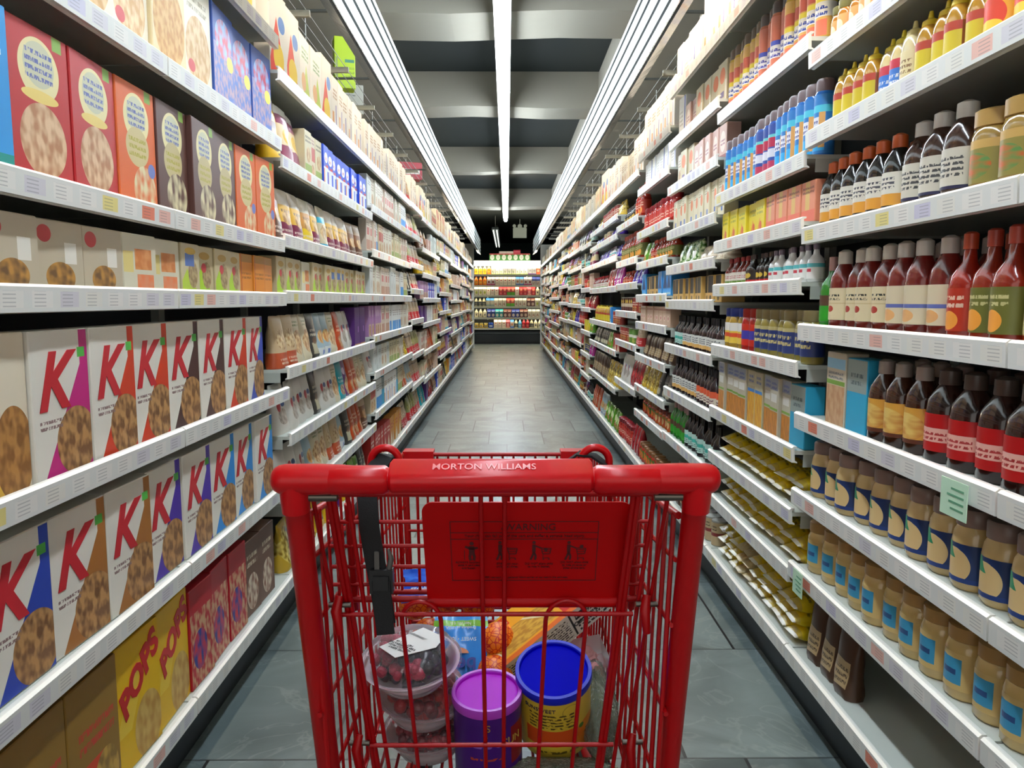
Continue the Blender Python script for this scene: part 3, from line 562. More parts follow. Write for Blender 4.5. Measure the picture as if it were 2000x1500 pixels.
pouch('bag_taco', 'herb_bag', 'bag of greens', 'beige pack of flat rounds', (.15, .1, .09), '#c9b79a', [('nr', 0, 0, 1, 1, '#b29a80', '#ddd0b8', 7)], rough=.3)
pouch('roll_yellow', 'pasta_bag', 'pasta bag', 'clear pasta bag with yellow label', (.16, .075, .055), '#c4a83c', [('r', 0, .16, 1, .84, '#dcc01a'), ('t', .1, .3, .9, .7, '#8a7a1c', 4), ('r', 0, 0, 1, .07, '#d9d2c0'), ('r', 0, .93, 1, 1, '#d9d2c0')], pillow=True)
pouch('roll_cream', 'pasta_bag', 'pasta bag', 'clear pasta bag with amber label', (.16, .075, .055), '#b7a274', [('r', 0, .25, 1, .7, '#c9962c'), ('n', .5, .5, .5, .4, '#cbb98c', '#b0842c', 8)], pillow=True)

bottle('ketch', 'ketchup_bottle', 'bottle', 'white-capped cream-labelled bottle', 'ketchup', .075, .215, '#6a1712', '#d8d0c4', '#d8c8a2', [('t', .36, .62, .64, .85, '#3a3a32', 2), ('e', .5, .35, .06, .1, '#a8382c'), ('r', 0, .5, 1, .54, '#c9b58a')])
bottle('ketch_blue', 'ketchup_bottle', 'bottle', 'white-capped bottle with blue line label', 'ketchup', .075, .215, '#6a1712', '#cfc6bc', '#d6c6a6', [('r', 0, .42, 1, .52, '#5f6aa8'), ('n', .5, .22, .1, .16, '#e0a86a', '#d8a06a', 5)])
bottle('hot_red', 'hot_sauce_bottle', 'bottle', 'scarlet hot sauce bottle', 'hot', .072, .225, '#9a1f0e', '#c24a2a', '#b53018', [('e', .5, .25, .1, .22, '#e8963a'), ('t', .36, .55, .64, .9, '#e0b8a0', 2)])
bottle('hot_green', 'hot_sauce_bottle', 'bottle', 'scarlet bottle with olive label', 'hot', .072, .225, '#8a2410', '#b5402c', '#6a6a2c', [('e', .5, .28, .1, .24, '#e89a3a'), ('t', .36, .6, .64, .9, '#c0b880', 2)])
bottle('hot_amber', 'hot_sauce_bottle', 'bottle', 'orange bottle with pale oval label', 'hot', .085, .225, '#b53a0c', '#cf5a2a', '#8a3a18', [('e', .5, .5, .16, .5, '#cfc08a')])
bottle('bbq', 'barbecue_sauce_bottle', 'bottle', 'dark red-labelled sauce bottle', 'ketchup', .088, .21, '#2c120c', '#5a4a42', '#b00c10', [('r', .3, .25, .7, .62, '#e0a99a'), ('t', .34, .3, .66, .56, '#a83030', 2)])
bottle('bbq_amber', 'barbecue_sauce_bottle', 'bottle', 'dark sauce bottle with amber label', 'ketchup', .075, .2, '#3a1a0c', '#a89a90', '#d39a3c', [('n', .5, .45, .2, .4, '#e0be6a', '#c07a2c', 5), ('r', 0, 0, 1, .12, '#5a2a18')])
bottle('orange_cap', 'marinade_bottle', 'bottle', 'orange-capped dark bottle with white label', 'ketchup', .07, .19, '#17120e', '#d0602c', '#dcd6c8', [('r', 0, 0, 1, .35, '#dc9a3a'), ('t', .35, .5, .65, .9, '#4a4a52', 3), ('r', .8, 0, .86, 1, '#2a55b0')])
bottle('white_lab', 'marinade_bottle', 'bottle', 'brown bottle with large cream label', 'ketchup', .085, .2, '#3a241a', '#d9d4cc', '#cfc8b8', [('t', .34, .3, .66, .85, '#4a4a4a', 4), ('r', 0, 0, 1, .08, '#2a2a4a')])
bottle('tan_green', 'relish_jar', 'jar', 'tan jar with olive and red label', 'jar', .09, .16, '#9a7a3a', '#b08a4a', '#8f8240', [('n', .5, .4, .12, .3, '#c0602c', '#5a8a4a', 6), ('r', 0, .8, 1, 1, '#c9a25a')])
bottle('cream_big', 'mayonnaise_jar', 'jar', 'big cream mayonnaise jar', 'mayo', .12, .19, '#dcc48c', '#9aa690', '#e0c894', [('t', .36, .2, .64, .7, '#c9a86a', 3)])
bottle('mayo_green', 'mayonnaise_jar', 'jar', 'mayonnaise jar with green ribbon label', 'mayo', .085, .165, '#c8aa72', '#8a7268', '#1c3466', [('e', .5, .42, .14, .46, '#d8b982'), ('d', .15, .56, .05, '#1c8a5c', .6, 1), ('r', 0, 0, 1, .12, '#1c3a7a')])
bottle('mayo_blue', 'mayonnaise_jar', 'jar', 'tan jar with small blue label', 'jar', .085, .15, '#c9ab6c', '#a8824c', '#c9ab6c', [('r', .42, .15, .62, .85, '#3a8fb5'), ('r', .46, .4, .58, .55, '#2a4a7a')])
bottle('mustard_y', 'mustard_bottle', 'bottle', 'yellow and brown mustard bottle', 'mustard', .055, .15, '#b8862c', '#d8b92c', '#d0b92c', [('r', 0, .75, 1, 1, '#b8412c'), ('r', .7, 0, .9, 1, '#8a4a1c')])
bottle('mustard_b', 'mustard_bottle', 'bottle', 'cream mustard bottle with blue label', 'mustard', .055, .15, '#d8c084', '#d8c02c', '#3f78c8', [('r', 0, .7, 1, 1, '#c83a4a'), ('t', .36, .2, .64, .6, '#e0e4ea', 2)])
bottle('mustard_c', 'mustard_bottle', 'bottle', 'pale cream mustard bottle', 'mustard', .055, .15, '#e0cfa0', '#cdbb7c', '#e0cfa0', [('t', .36, .3, .64, .8, '#8a6a4a', 3), ('r', .3, 0, .4, 1, '#b5563a')])
bottle('juice_y', 'salad_dressing_bottle', 'bottle', 'yellow and red dressing bottle', 'ketchup', .085, .165, '#e0a82c', '#e0d8a0', '#eaa82a', [('e', .5, .5, .14, .5, '#e0452c'), ('e', .5, .2, .12, .2, '#f0c83a')])
bottle('juice_g', 'salad_dressing_bottle', 'bottle', 'pale yellow dressing bottle with green label', 'ketchup', .085, .165, '#e0cf8c', '#c9bf9a', '#e0d04a', [('r', .45, .3, .6, 1, '#4a9a6a')])
bottle('tiny_w', 'seasoning_jar', 'jar', 'small dark jar with white label', 'jar', .05, .11, '#2a2018', '#b8b4a8', '#dcd6c6', [('r', 0, 0, 1, .35, '#cc8a4a'), ('t', .36, .5, .64, .8, '#5a4a3a', 2)])
bottle('tiny_o', 'seasoning_jar', 'jar', 'small amber jar with olive lid', 'jar', .05, .11, '#b5762c', '#8a8550', '#d89a5c', [('e', .5, .5, .1, .3, '#e8d8b0')])
bottle('green_b', 'salad_dressing_bottle', 'bottle', 'green bottle with pale cap', 'wine', .065, .2, '#1f7a1c', '#b8908a', '#2f9a28', [('r', 0, .6, 1, 1, '#5a3a2a')])
bottle('spray_y', 'cooking_spray_can', 'spray can', 'yellow and red cooking spray can', 'spray', .058, .24, '#c9a53a', '#5a4634', '#cfa04a', [('r', 0, .28, 1, .5, '#e2e0da'), ('t', .3, .3, .7, .48, '#27409a', 2), ('r', 0, .5, 1, .58, '#e0cf3a'), ('r', .3, .6, .7, .8, '#c0563c'), ('r', .3, .0, .7, .24, '#d86a4a')])
bottle('spray_r', 'cooking_spray_can', 'spray can', 'red and blue cooking spray can', 'spray', .058, .24, '#a85a3a', '#4a3a34', '#c0684c', [('r', 0, .28, 1, .5, '#dcdce0'), ('t', .3, .3, .7, .48, '#3a3a9a', 2), ('r', 0, .5, 1, .58, '#3f4fb8'), ('r', 0, .0, 1, .1, '#e0cf4a')])
bottle('spray_c', 'cooking_spray_can', 'spray can', 'cyan blue cooking spray can', 'spray', .058, .215, '#2a6ab8', '#6a5658', '#2f7ac0', [('r', 0, .7, 1, .82, '#4ec0d8'), ('r', .3, .4, .7, .62, '#e0e0ea'), ('t', .3, .42, .7, .6, '#4a4a8a', 2), ('r', .3, .05, .7, .3, '#38a8e0'), ('r', .6, .1, .7, .7, '#d9a05a')])
bottle('spray_m', 'cooking_spray_can', 'spray can', 'crimson and blue cooking spray can', 'spray', .058, .215, '#3a5aa8', '#6a5658', '#35509a', [('r', 0, .7, 1, .8, '#6ac8c8'), ('r', .3, .55, .7, .74, '#b82a4a'), ('r', .3, .35, .7, .52, '#dcdce6'), ('r', .3, .05, .7, .28, '#b83a5a')])
bottle('syrup_dark', 'syrup_bottle', 'bottle', 'dark syrup bottle with white label', 'wine', .06, .185, '#240d12', '#15161f', '#d9d9d2', [('r', 0, .0, 1, .3, '#d8a860'), ('t', .36, .4, .64, .9, '#3a3a4a', 3)])
bottle('syrup_orange', 'syrup_bottle', 'bottle', 'dark syrup bottle with orange and white label', 'wine', .06, .185, '#260c14', '#15161f', '#ded4c0', [('r', 0, .55, 1, 1, '#e0603c'), ('t', .36, .1, .64, .5, '#6a2a4a', 2)])
bottle('syrup_teal', 'syrup_bottle', 'bottle', 'dark syrup bottle with mint label', 'wine', .06, .185, '#1c1416', '#1a1c1a', '#b9d6cc', [('r', .3, .4, .7, .65, '#3fb0a0'), ('t', .36, .1, .64, .35, '#5a7a72', 2)])
bottle('jam_ry', 'jam_jar', 'jar', 'jam jar with yellow and red label', 'jar', .07, .17, '#a8842c', '#2a3a8a', '#e0c04a', [('r', 0, .6, 1, 1, '#e3ded6'), ('r', 0, .3, 1, .5, '#d8502c')])
bottle('jam_red', 'jam_jar', 'jar', 'deep red jam jar with violet band', 'jar', .07, .17, '#a81c12', '#a02018', '#3f3a9a', [('r', 0, 0, 1, .3, '#c42a18'), ('r', 0, .7, 1, 1, '#c42a18')])
bottle('olive', 'olive_jar', 'jar', 'olive gold jar with navy label', 'jar', .07, .17, '#8f7f3a', '#8a7a52', '#26366e', [('t', .34, .3, .66, .8, '#c9b97a', 2), ('r', 0, .85, 1, 1, '#b9aa72')])
bottle('cond_red', 'condiment_bottle', 'bottle', 'small red-capped sauce bottle', 'hot', .05, .12, '#7a2418', '#a8282c', '#dcd2c4', [('r', 0, 0, 1, .3, '#6a8a3c'), ('t', .36, .5, .64, .8, '#b04a5a', 2)])
bottle('cond_dark', 'condiment_bottle', 'bottle', 'small black bottle with yellow mark', 'hot', .05, .12, '#1c1210', '#4a3a36', '#2a1c18', [('e', .5, .6, .1, .2, '#c9a83a'), ('r', 0, 0, 1, .25, '#c8262a')])
bottle('cond_teal', 'condiment_bottle', 'bottle', 'white bottle with teal band', 'hot', .05, .12, '#d6d4d0', '#7a6a78', '#e4e2dc', [('r', 0, .75, 1, 1, '#58b0b4'), ('r', .4, .45, .6, .65, '#c83a4a')])
bottle('salsa', 'salsa_jar', 'jar', 'red salsa jar with green label', 'jar', .075, .13, '#a8301a', '#8a5a2c', '#5a7a2c', [('e', .5, .5, .1, .4, '#e0762c'), ('r', 0, 0, 1, .2, '#c8402a')])
bottle('salsa_o', 'salsa_jar', 'jar', 'orange salsa jar', 'jar', .075, .13, '#c0602a', '#7a2a1c', '#c8502a', [('e', .5, .5, .1, .4, '#e8c88a'), ('r', 0, .8, 1, 1, '#8a8a3c')])
bottle('red_jar', 'tomato_jar', 'jar', 'scarlet tomato jar with red lid', 'jar', .065, .15, '#a8221a', '#8a1420', '#c8362a', [('t', .36, .3, .64, .7, '#f0d0b8', 2)])
bottle('can_red', 'tin_can', 'tin can', 'tin can with red label', 'can', .07, .11, '#a8a8a0', '#b8b8b0', '#9a3028', [('t', .35, .5, .65, .8, '#e0c8b0', 2), ('n', .5, .25, .12, .2, '#c98a4a', '#6a2a1c', 7)])
bottle('can_green', 'tin_can', 'tin can', 'tin can with green label', 'can', .07, .11, '#a8a8a0', '#b8b8b0', '#5f8a3a', [('r', 0, .4, 1, .6, '#e3ddd0'), ('n', .5, .2, .12, .16, '#c9c04a', '#3a6a2c', 7)])
bottle('can_tan', 'tin_can', 'tin can', 'tin can with tan label', 'can', .07, .11, '#a8a8a0', '#b8b8b0', '#c4ae88', [('r', 0, .4, 1, .55, '#8a3a3a'), ('t', .35, .65, .65, .9, '#5a4a3a', 2)])
bottle('can_dark', 'tin_can', 'tin can', 'tin can with dark brown label', 'can', .07, .11, '#8a8a84', '#a8a8a0', '#5a2e2a', [('r', 0, .35, 1, .6, '#c9b498'), ('e', .5, .75, .08, .14, '#d0a83c')])
bottle('jug_orange', 'juice_jug', 'jug', 'round orange topped jar', 'mayo', .13, .19, '#d8bf7a', '#b86a1c', '#dcc88c', [('t', .36, .2, .64, .7, '#b98a3c', 3)])

# ------------------------------------------------------------------ goods: templates and placing
V['gap'] = dict(t='gap', w=.1, d=.05, h=.1, kind='gap', cat='gap', desc='gap')
TEMPL = {}
def template(name, h, near):
    """list of (part name, mesh) for one look at one height; the first is the thing's own mesh"""
    v = V[name]; hh = round(min(v['h'], h) * 50) / 50 if v['t'] in ('box', 'pouch', 'bottle', 'gable') else v['h']
    hh = min(hh, h)
    key = (name, round(hh, 3), near)
    if key in TEMPL: return TEMPL[key]
    w, d = v['w'], v['d']; out = []
    if v['t'] == 'box':
        out.append((v['kind'], box_mesh(w, d, hh, v['art'], v['side'])))
        if near and v.get('logo'):
            tx, c, size, dx, fz, sh = v['logo'][:6]; rot = v['logo'][6] if len(v['logo']) > 6 else 0
            tm = text_mesh('lettering', tx, size, mat('ink_' + c.strip('#'), c, .45), .0006, 'CENTER', sh, .004)
            tm.transform(Matrix.Translation((dx * w, -d / 2 - .0009, fz * hh)) @ UP90 @ Matrix.Rotation(rot, 4, 'Z'))
            out.append(('lettering', tm))
    elif v['t'] == 'gable': out.append((v['kind'], gable_mesh(w, d, hh, v['art'], v['side'])))
    elif v['t'] == 'pouch': out.append((v['kind'], pouch_mesh(w, d, hh, v['art'], hash_(name))))
    elif v['t'] == 'pillow':
        me = pouch_mesh(v['d'], v['h'], w, v['art'], hash_(name), True)
        me.transform(Matrix.Translation((0, 0, v['h'] / 2)) @ Matrix.Rotation(-pi / 2, 4, 'X') @ Matrix.Translation((0, 0, -w / 2)))
        # lies with its long axis front to back
        out.append((v['kind'], me))
    else:
        B, L, K = bottle_meshes(v['style'], w, hh, v['body'], v['art'], v['cap'], 16 if near else 10)
        if near: out = [(v['kind'], B.mesh(v['kind'], v['body'], 45)), ('label', L.mesh('label', v['art'], 45)), ('cap', K.mesh('cap', v['cap'], 45))]
        else:
            A = MB(); A.add(B.v, B.f, 0, B.uv); A.add(L.v, L.f, 1, L.uv); A.add(K.v, K.f, 2, K.uv)
            out = [(v['kind'], A.mesh(v['kind'], [v['body'], v['art'], v['cap']], 45))]
    TEMPL[key] = out
    return out
def hash_(s): return sum(ord(c) * (i + 1) for i, c in enumerate(s)) % 9973

PLACED = []   # every item first goes on this list: (view distance, look, height, near, matrix, label, group)
NUMW = 'one two three four five six seven eight nine ten eleven'.split()
def plural(s):
    w = s.split(); 
    for i, x in enumerate(w):
        for k in ('box', 'pouch', 'bottle', 'jar', 'can', 'bag', 'carton', 'pack', 'jug'):
            if x == k: w[i] = k + ('es' if k in ('box', 'pouch') else 's'); return ' '.join(w)
    return s + 's'
def fill_row(sx, y0, y1, z, clear, items, bayname, shelfname, setback=.035, lim=.30, depth2=False, yvis=1.12):
    """put a run of goods on one shelf from y0 to y1; items: (look, count or None)"""
    y = y0 + .008; runs = []; i = 0; cnt = {}
    X = XS[sx] + setback
    seq = []
    items = list(items)
    while y < y1 - .03 and items:
        nm, n = items[i % len(items)] if i < len(items) or items[-1][1] is None else (None, 0)
        if nm is None: break
        if i >= len(items): nm = items[-1][0]
        v = V[nm]; k = n if n is not None else 999
        w = v['w'] if v['t'] != 'pillow' else v['d']
        for _ in range(k):
            if y + w > y1 - .004: break
            seq.append((nm, y + w / 2)); y += w + (.004 if v['t'] != 'pouch' else -.004) + (.010 if y > 8 else 0)
        i += 1
        if i > len(items) + 1: break
    for nm, yc in seq:
        if nm == 'gap': continue
        v = V[nm]; jit = rnd.uniform(-.006, .008)
        depth = v['d'] / 2 if v['t'] != 'pillow' else v['w'] / 2
        layers = 1
        if v['t'] == 'pillow': layers = max(1, int(clear / (v['h'] * .86)))
        layers = min(layers, 4)
        for ly in range(layers):
            for back in range(2 if depth2 and v['t'] == 'bottle' else 1):
                yy = yc + (rnd.uniform(-.012, .012) if v['t'] == 'pillow' else 0)
                if yy < yvis: continue
                rz = (pi / 2 if sx < 0 else -pi / 2) + rnd.uniform(-.05, .05) * (1 if v['t'] in ('box', 'gable') else 2)
                x = sx * (X + depth + jit + back * (v['d'] + .012))
                M = Matrix.Translation((x, yy, z + .0005 + ly * v['h'] * .82)) @ Matrix.Rotation(rz, 4, 'Z')
                key = (nm, back); cnt[key] = cnt.get(key, 0) + 1
                o = cnt[key]
                lab = f"{ORD[(o - 1) % 59]} {v['desc']}{' at the back' if back else ''}, {shelfname}, {bayname}"
                PLACED.append((yy, nm, max(.03, min(v['h'], clear)), yy < 3.4, M, lab, f"{plural(v['desc'])}, {shelfname}, {bayname}"))
POOL_L = [k for k in V if V[k]['kind'] in ('cracker_box', 'cookie_box', 'snack_bag', 'granola_pouch', 'tea_box', 'biscuit_box', 'popcorn_bag')]
POOL_R = [k for k in V if k != 'gap' and V[k]['kind'] in ('condiment_bottle', 'salsa_jar', 'tomato_jar', 'tin_can', 'olive_jar', 'jam_jar', 'candy_bag', 'coffee_bag', 'tea_box', 'pasta_box', 'syrup_bottle', 'hot_sauce_bottle', 'noodle_box', 'biscuit_box', 'snack_bag', 'relish_jar')]
def generic(pool, R, clear, length):
    out = []; tot = 0
    while tot < length:
        nm = R.choice(pool); v = V[nm]
        if v['h'] > clear + .07: continue
        n = R.randint(2, 6); out.append((nm, n)); tot += n * v['w']
    return out

# ------------------------------------------------------------------ racks and what stands on them (levels = lower edge of each price rail)
HINT = {'cereal rack': ' of bright boxes beside the cart', 'mayonnaise rack': ' of jars and sauces beside the cart', 'granola rack': ' holding pouches after the cereal', 'cracker rack': ' with popcorn on its lowest shelf', 'nut rack': ' full of red-footed bags',
        'pasta rack': ' with rows of spray cans', 'syrup rack': ' with dark labelled bottles', 'salsa rack': ' with red jars', 'candy rack': ' with ruby red bags', 'foil rack': ' with violet and gold bags'}
SHN = lambda i, n: 'top shelf' if i == n - 1 else 'bottom shelf' if i == 0 else f'{ORD[n - 1 - i]} shelf down'
def section(sx, y0, nb, bay, levels, rows, bayname, deepback=False, yvis=1.12, seed=1):
    """levels from the bottom up; rows: {level index: items}; rows left out are stocked from the pool"""
    side = 'cereal' if sx < 0 else 'sauce'
    rack_unit(sx, y0, nb, bay, levels, f'white-shelved navy-backed grocery rack, the {bayname}{HINT.get(bayname, "")}', f'{side} racks')
    R = random.Random(seed); n = len(levels)
    for i, z in enumerate(levels):
        clear = (levels[i + 1] - z - .062) if i < n - 1 else .30
        if clear < .05: continue
        it = rows.get(i)
        pool = (POOL_L if sx < 0 else POOL_R)
        if it is None:
            it = generic(TOPPOOL if i == n - 1 else pool, R, clear, nb * bay + .3)
            if i < n - 1 and R.random() < .5:
                fv = min(V[a]['h'] for a, _ in it)
        fill_row(sx, y0, y0 + nb * bay, z + .0405, clear, it, bayname, SHN(i, n), depth2=deepback, yvis=yvis)
TOPPOOL = ['white_plain', 'white_green', 'white_red', 'white_plain', 'white_blue_tea', 'slim_cream', 'slim_blue', 'beige_biscuit', 'white_plain', 'red_granola', 'cookie_red', 'slim_grey']
T = None
LB, RB = .95, .95
# cereal side
section(-1, .04, 3, .95, [.15, .52, .873, 1.225, 1.422, 1.787, 2.144], {
    6: [('white_green', 4), ('white_red', 12)],
    5: [('tan_granola', 9), ('red_granola', 1), ('gold_granola', 1), ('tan_granola', 1), ('rice_blue', 9)],
    4: [('blue_box', 7), ('red_oat', 2), ('orange_oat', 1), ('brown_oat', 3), ('orange_oat', 5)],
    3: [('dog_blue', 6), ('tan_bar', 3), ('waffle_bar', 2), ('green_bar_blue', 1), ('green_bar', 3), ('orange_bar', 9)],
    2: [('flakes', 7), ('k_pink', 1), ('k_orange', 2), ('k_brown', 2), ('k_orange', 1), ('k_blue', 5)],
    1: [('k_tan', 6), ('k_blue', 1), ('k_tan', 2), ('k_violet', 2), ('k_sky', 7)],
    0: [('orange_puff', 8), ('pops', 2), ('fruit_red', 3), ('brown_muesli', 9)]}, 'cereal rack', seed=3)
section(-1, 2.89, 2, .95, [.15, .43, .692, .948, 1.234, 1.443, 1.73, 2.04], {
    7: [('white_red', 2), ('white_green', 2), ('white_red', 1), ('white_plain', 20)],
    6: [('bag_yellow', 1), ('bag_maroon', 2), ('cookie_green', 1), ('cookie_red', 1), ('cookie_green', 1), ('blue_cracker', 10), ('slim_cream', 2)],
    5: [('gran_brown', 1), ('gran_maroon', 2), ('gran_yellow', 1), ('gran_maroon', 1), ('gran_aqua', 1), ('gran_maroon', 4), ('gran_brown', 3)],
    4: [('green_bar', 3), ('waffle_bar', 1), ('green_bar', 3), ('green_bar_blue', 3), ('green_bar', 8)],
    3: [('bag_tan', 2), ('bag_cream', 2), ('bag_black', 1), ('bag_ice', 2), ('bag_cream', 1), ('bag_orange', 1), ('bag_white', 2), ('purple_big', 2)],
    2: [('bag_white', 4), ('bag_black', 1), ('bag_white', 2), ('bag_cream', 1), ('bag_teal', 1), ('bag_purple', 1), ('bag_orange', 2), ('bag_cream', 2)],
    1: [('bag_white', 3), ('bag_ice', 1), ('bag_cream', 2), ('bag_tan', 2), ('bag_ice', 1), ('bag_black', 1), ('bag_orange', 3), ('gran_brown', 2)],
    0: [('bag_gold', 4), ('bag_yellow', 2), ('bag_purple', 2), ('bag_yellow', 1), ('bag_lime', 3), ('bag_black', 2), ('bag_coffee', 4)]}, 'granola rack', seed=4)
section(-1, 4.79, 2, .95, [.15, .495, .75, .98, 1.234, 1.513, 1.785, 2.04], {
    7: [('white_plain', 5), ('white_blue_tea', 2), ('white_plain', 16)],
    6: [('slim_grey', 1), ('slim_cream', 4), ('slim_pink', 6), ('slim_cream', 3), ('slim_blue', 6)],
    5: [('slim_pink', 3), ('slim_blue', 1), ('cookie_red', 2), ('slim_cream', 4), ('cookie_green', 5), ('slim_pink', 6)],
    4: [('slim_grey', 1), ('slim_cream', 3), ('slim_pink', 4), ('slim_grey', 2), ('slim_cream', 2), ('slim_blue', 2), ('cookie_green', 3)],
    3: [('cookie_violet', 5), ('slim_pink', 4), ('slim_blue', 5), ('slim_cream', 6)],
    2: [('bag_white', 1), ('slim_grey', 2), ('slim_cream', 2), ('slim_grey', 1), ('cookie_green', 4), ('slim_cream', 3), ('bag_gold', 4), ('cookie_green', 4)],
    1: [('cookie_red', 2), ('slim_blue', 2), ('turquoise', 1), ('white_plain', 4), ('turquoise', 1), ('cookie_green', 3), ('bag_tan', 5)],
    0: [('red_pack', 6), ('orange_pack', 5), ('bag_coffee', 1), ('bag_redfoot', 4)]}, 'cracker rack', seed=5)
section(-1, 6.69, 1, .95, [.15, .45, .72, 1.03, 1.30, 1.53, 1.79, 2.05], {
    7: [('bag_redfoot', 2), ('white_plain', 3), ('bag_redfoot', 9)], 6: [('bag_redfoot', 4), ('bag_redgreen', 4)], 5: [('bag_redgreen', 3), ('bag_redfoot', 6)], 4: [('bag_black', 2), ('bag_redfoot', 9)],
    3: [('bag_redfoot', 9)], 2: [('bag_redfoot', 3), ('bag_redgreen', 9)], 1: [('bag_ice', 2), ('bag_redfoot', 9)], 0: [('bag_redgreen', 4), ('bag_redfoot', 9)]}, 'nut rack', seed=6)
NB = ['fifth', 'sixth', 'seventh', 'eighth', 'ninth', 'tenth']
gl = [[.15, .41, .69, .97, 1.22, 1.47, 1.72, 2.02], [.15, .50, .80, 1.06, 1.30, 1.56, 1.80, 2.04], [.15, .43, .70, .98, 1.2, 1.44, 1.76, 2.04], [.15, .46, .74, 1.0, 1.28, 1.52, 1.78, 2.03]]
y = 7.64; k = 0
for nb in (2, 2, 3, 3, 2):
    section(-1, y, nb, .95, gl[k % 4], {}, f'{NB[k]} cereal-side rack', seed=20 + k); y += nb * .95; k += 1
# sauce side
section(1, .35, 2, .95, [.15, .417, .642, .87, 1.13, 1.406, 1.675, 1.893, 2.287], {
    8: [('white_plain', 20)],
    7: [('spray_y', 3), ('tiny_w', 26), ('tiny_o', 12)],
    6: [('juice_g', 4), ('juice_y', 9), ('mustard_y', 4), ('mustard_c', 1), ('mustard_b', 2), ('mustard_y', 4)],
    5: [('cream_big', 8), ('tan_green', 2), ('white_lab', 3), ('orange_cap', 12)],
    4: [('hot_red', 12), ('hot_amber', 1), ('hot_green', 2), ('hot_red', 1), ('ketch_blue', 3), ('ketch', 4), ('green_b', 3)],
    3: [('bbq', 14), ('bbq_amber', 3), ('turquoise', 1), ('tan_mac', 2)],
    2: [('mayo_green', 24)],
    1: [('mayo_blue', 24)],
    0: [('jug_orange', 7), ('gap', 6), ('bag_coffee', 3)]}, 'mayonnaise rack', deepback=True, seed=8)
section(1, 2.25, 1, .95, [.15, .393, .573, .762, 1.018, 1.262, 1.437, 1.625, 1.95, 2.287], {
    9: [('white_plain', 8)],
    8: [('spray_y', 5), ('spray_r', 4), ('spray_y', 20)],
    7: [('spray_c', 6), ('spray_m', 3), ('spray_c', 20)],
    6: [('salmon_pack', 4), ('yellow_pack', 12)],
    5: [('cond_teal', 7), ('cond_dark', 5), ('cond_red', 12)],
    4: [('olive', 7), ('jam_red', 2), ('jam_ry', 5)],
    3: [('turquoise', 1), ('pasta', 3), ('pasta_yellow', 2), ('pasta', 9)],
    2: [('roll_yellow', 20)], 1: [('roll_yellow', 20)], 0: [('roll_yellow', 6), ('roll_cream', 2), ('roll_yellow', 8)]}, 'pasta rack', seed=9)
section(1, 3.2, 1, .95, [.15, .49, .735, .97, 1.2, 1.378, 1.56, 1.79, 2.02, 2.287], {
    9: [('white_plain', 3), ('white_blue_tea', 5)],
    8: [('tan_tea', 4), ('pink_tea', 2), ('white_blue_tea', 4)],
    7: [('pink_tea', 5), ('tan_tea', 2), ('slim_cream', 5)],
    6: [('beige_biscuit', 12)], 5: [('bag_taco', 3), ('bag_veg', 5)], 4: [('amber_tall', 12)],
    3: [('syrup_dark', 11), ('syrup_teal', 3)], 2: [('syrup_orange', 6), ('syrup_dark', 10)], 1: [('syrup_teal', 9), ('green_b', 6)], 0: [('can_tan', 5), ('bag_coffee', 8)]}, 'syrup rack', seed=10)
section(1, 4.15, 1, .95, [.15, .48, .65, .853, 1.06, 1.233, 1.44, 1.635, 1.91, 2.124], {
    9: [('white_plain', 9)], 8: [('white_blue_tea', 9)], 7: [('red_jar', 14)], 6: [('hot_green', 6), ('hot_red', 3), ('bag_lime', 4)], 5: [('blue_display', 3), ('amber_tall', 4), ('blue_display', 2)],
    4: [('rose_biscuit', 10)], 3: [('bag_coffee', 10)], 2: [('bag_black', 3), ('bag_gold', 5)], 1: [('salsa_o', 5), ('salsa', 12)], 0: [('can_red', 3), ('salsa', 12)]}, 'salsa rack', seed=11)
section(1, 5.1, 1, .95, [.15, .60, .90, 1.12, 1.32, 1.49, 1.76, 2.05], {
    7: [('white_plain', 3), ('slim_cream', 9)], 6: [('hot_red', 4), ('cond_dark', 9)], 5: [('hot_green', 12)], 4: [('bag_violet', 4), ('hot_red', 9)], 3: [('can_red', 5), ('can_dark', 9)],
    2: [('bag_redfoot', 2), ('can_green', 3), ('can_red', 9)], 1: [('bag_ruby', 4), ('bag_white', 5)], 0: [('bag_ruby', 3), ('red_jar', 12)]}, 'candy rack', seed=12)
section(1, 6.05, 2, .95, [.15, .50, .80, 1.01, 1.31, 1.55, 1.72, 1.87, 2.05], {
    8: [('white_plain', 6), ('white_red', 2), ('beige_biscuit', 12)], 7: [('bag_gold', 2), ('can_red', 12), ('bag_gold', 4)], 6: [('bag_violet', 6), ('can_tan', 6), ('bag_violet', 8)], 5: [('bag_violet', 3), ('cond_teal', 6), ('bag_violet', 8)],
    4: [('bag_magenta', 4), ('bag_ruby', 4), ('cond_red', 20)], 3: [('can_red', 6), ('blue_display', 1), ('mustard_y', 20)], 2: [('red_pack', 3), ('bag_lime', 4), ('bag_black', 9)], 1: [('bag_gold', 6), ('bag_coffee', 12)], 0: [('bag_lime', 8), ('bag_ice', 3), ('bag_orange', 9)]}, 'foil rack', seed=13)
gr = [[.15, .40, .63, .87, 1.12, 1.33, 1.55, 1.80, 2.05], [.15, .44, .70, .93, 1.15, 1.38, 1.60, 1.82, 2.05], [.15, .42, .66, .92, 1.17, 1.42, 1.64, 1.84, 2.05], [.15, .38, .58, .80, 1.02, 1.25, 1.47, 1.76, 2.05]]
y = 7.95; k = 0
NR = ['sixth', 'seventh', 'eighth', 'ninth', 'tenth', 'eleventh', 'twelfth']
for nb in (1, 2, 2, 3, 2, 2):
    section(1, y, nb, .95, gr[k % 4], {}, f'{NR[k]} sauce-side rack', seed=40 + k); y += nb * .95; k += 1

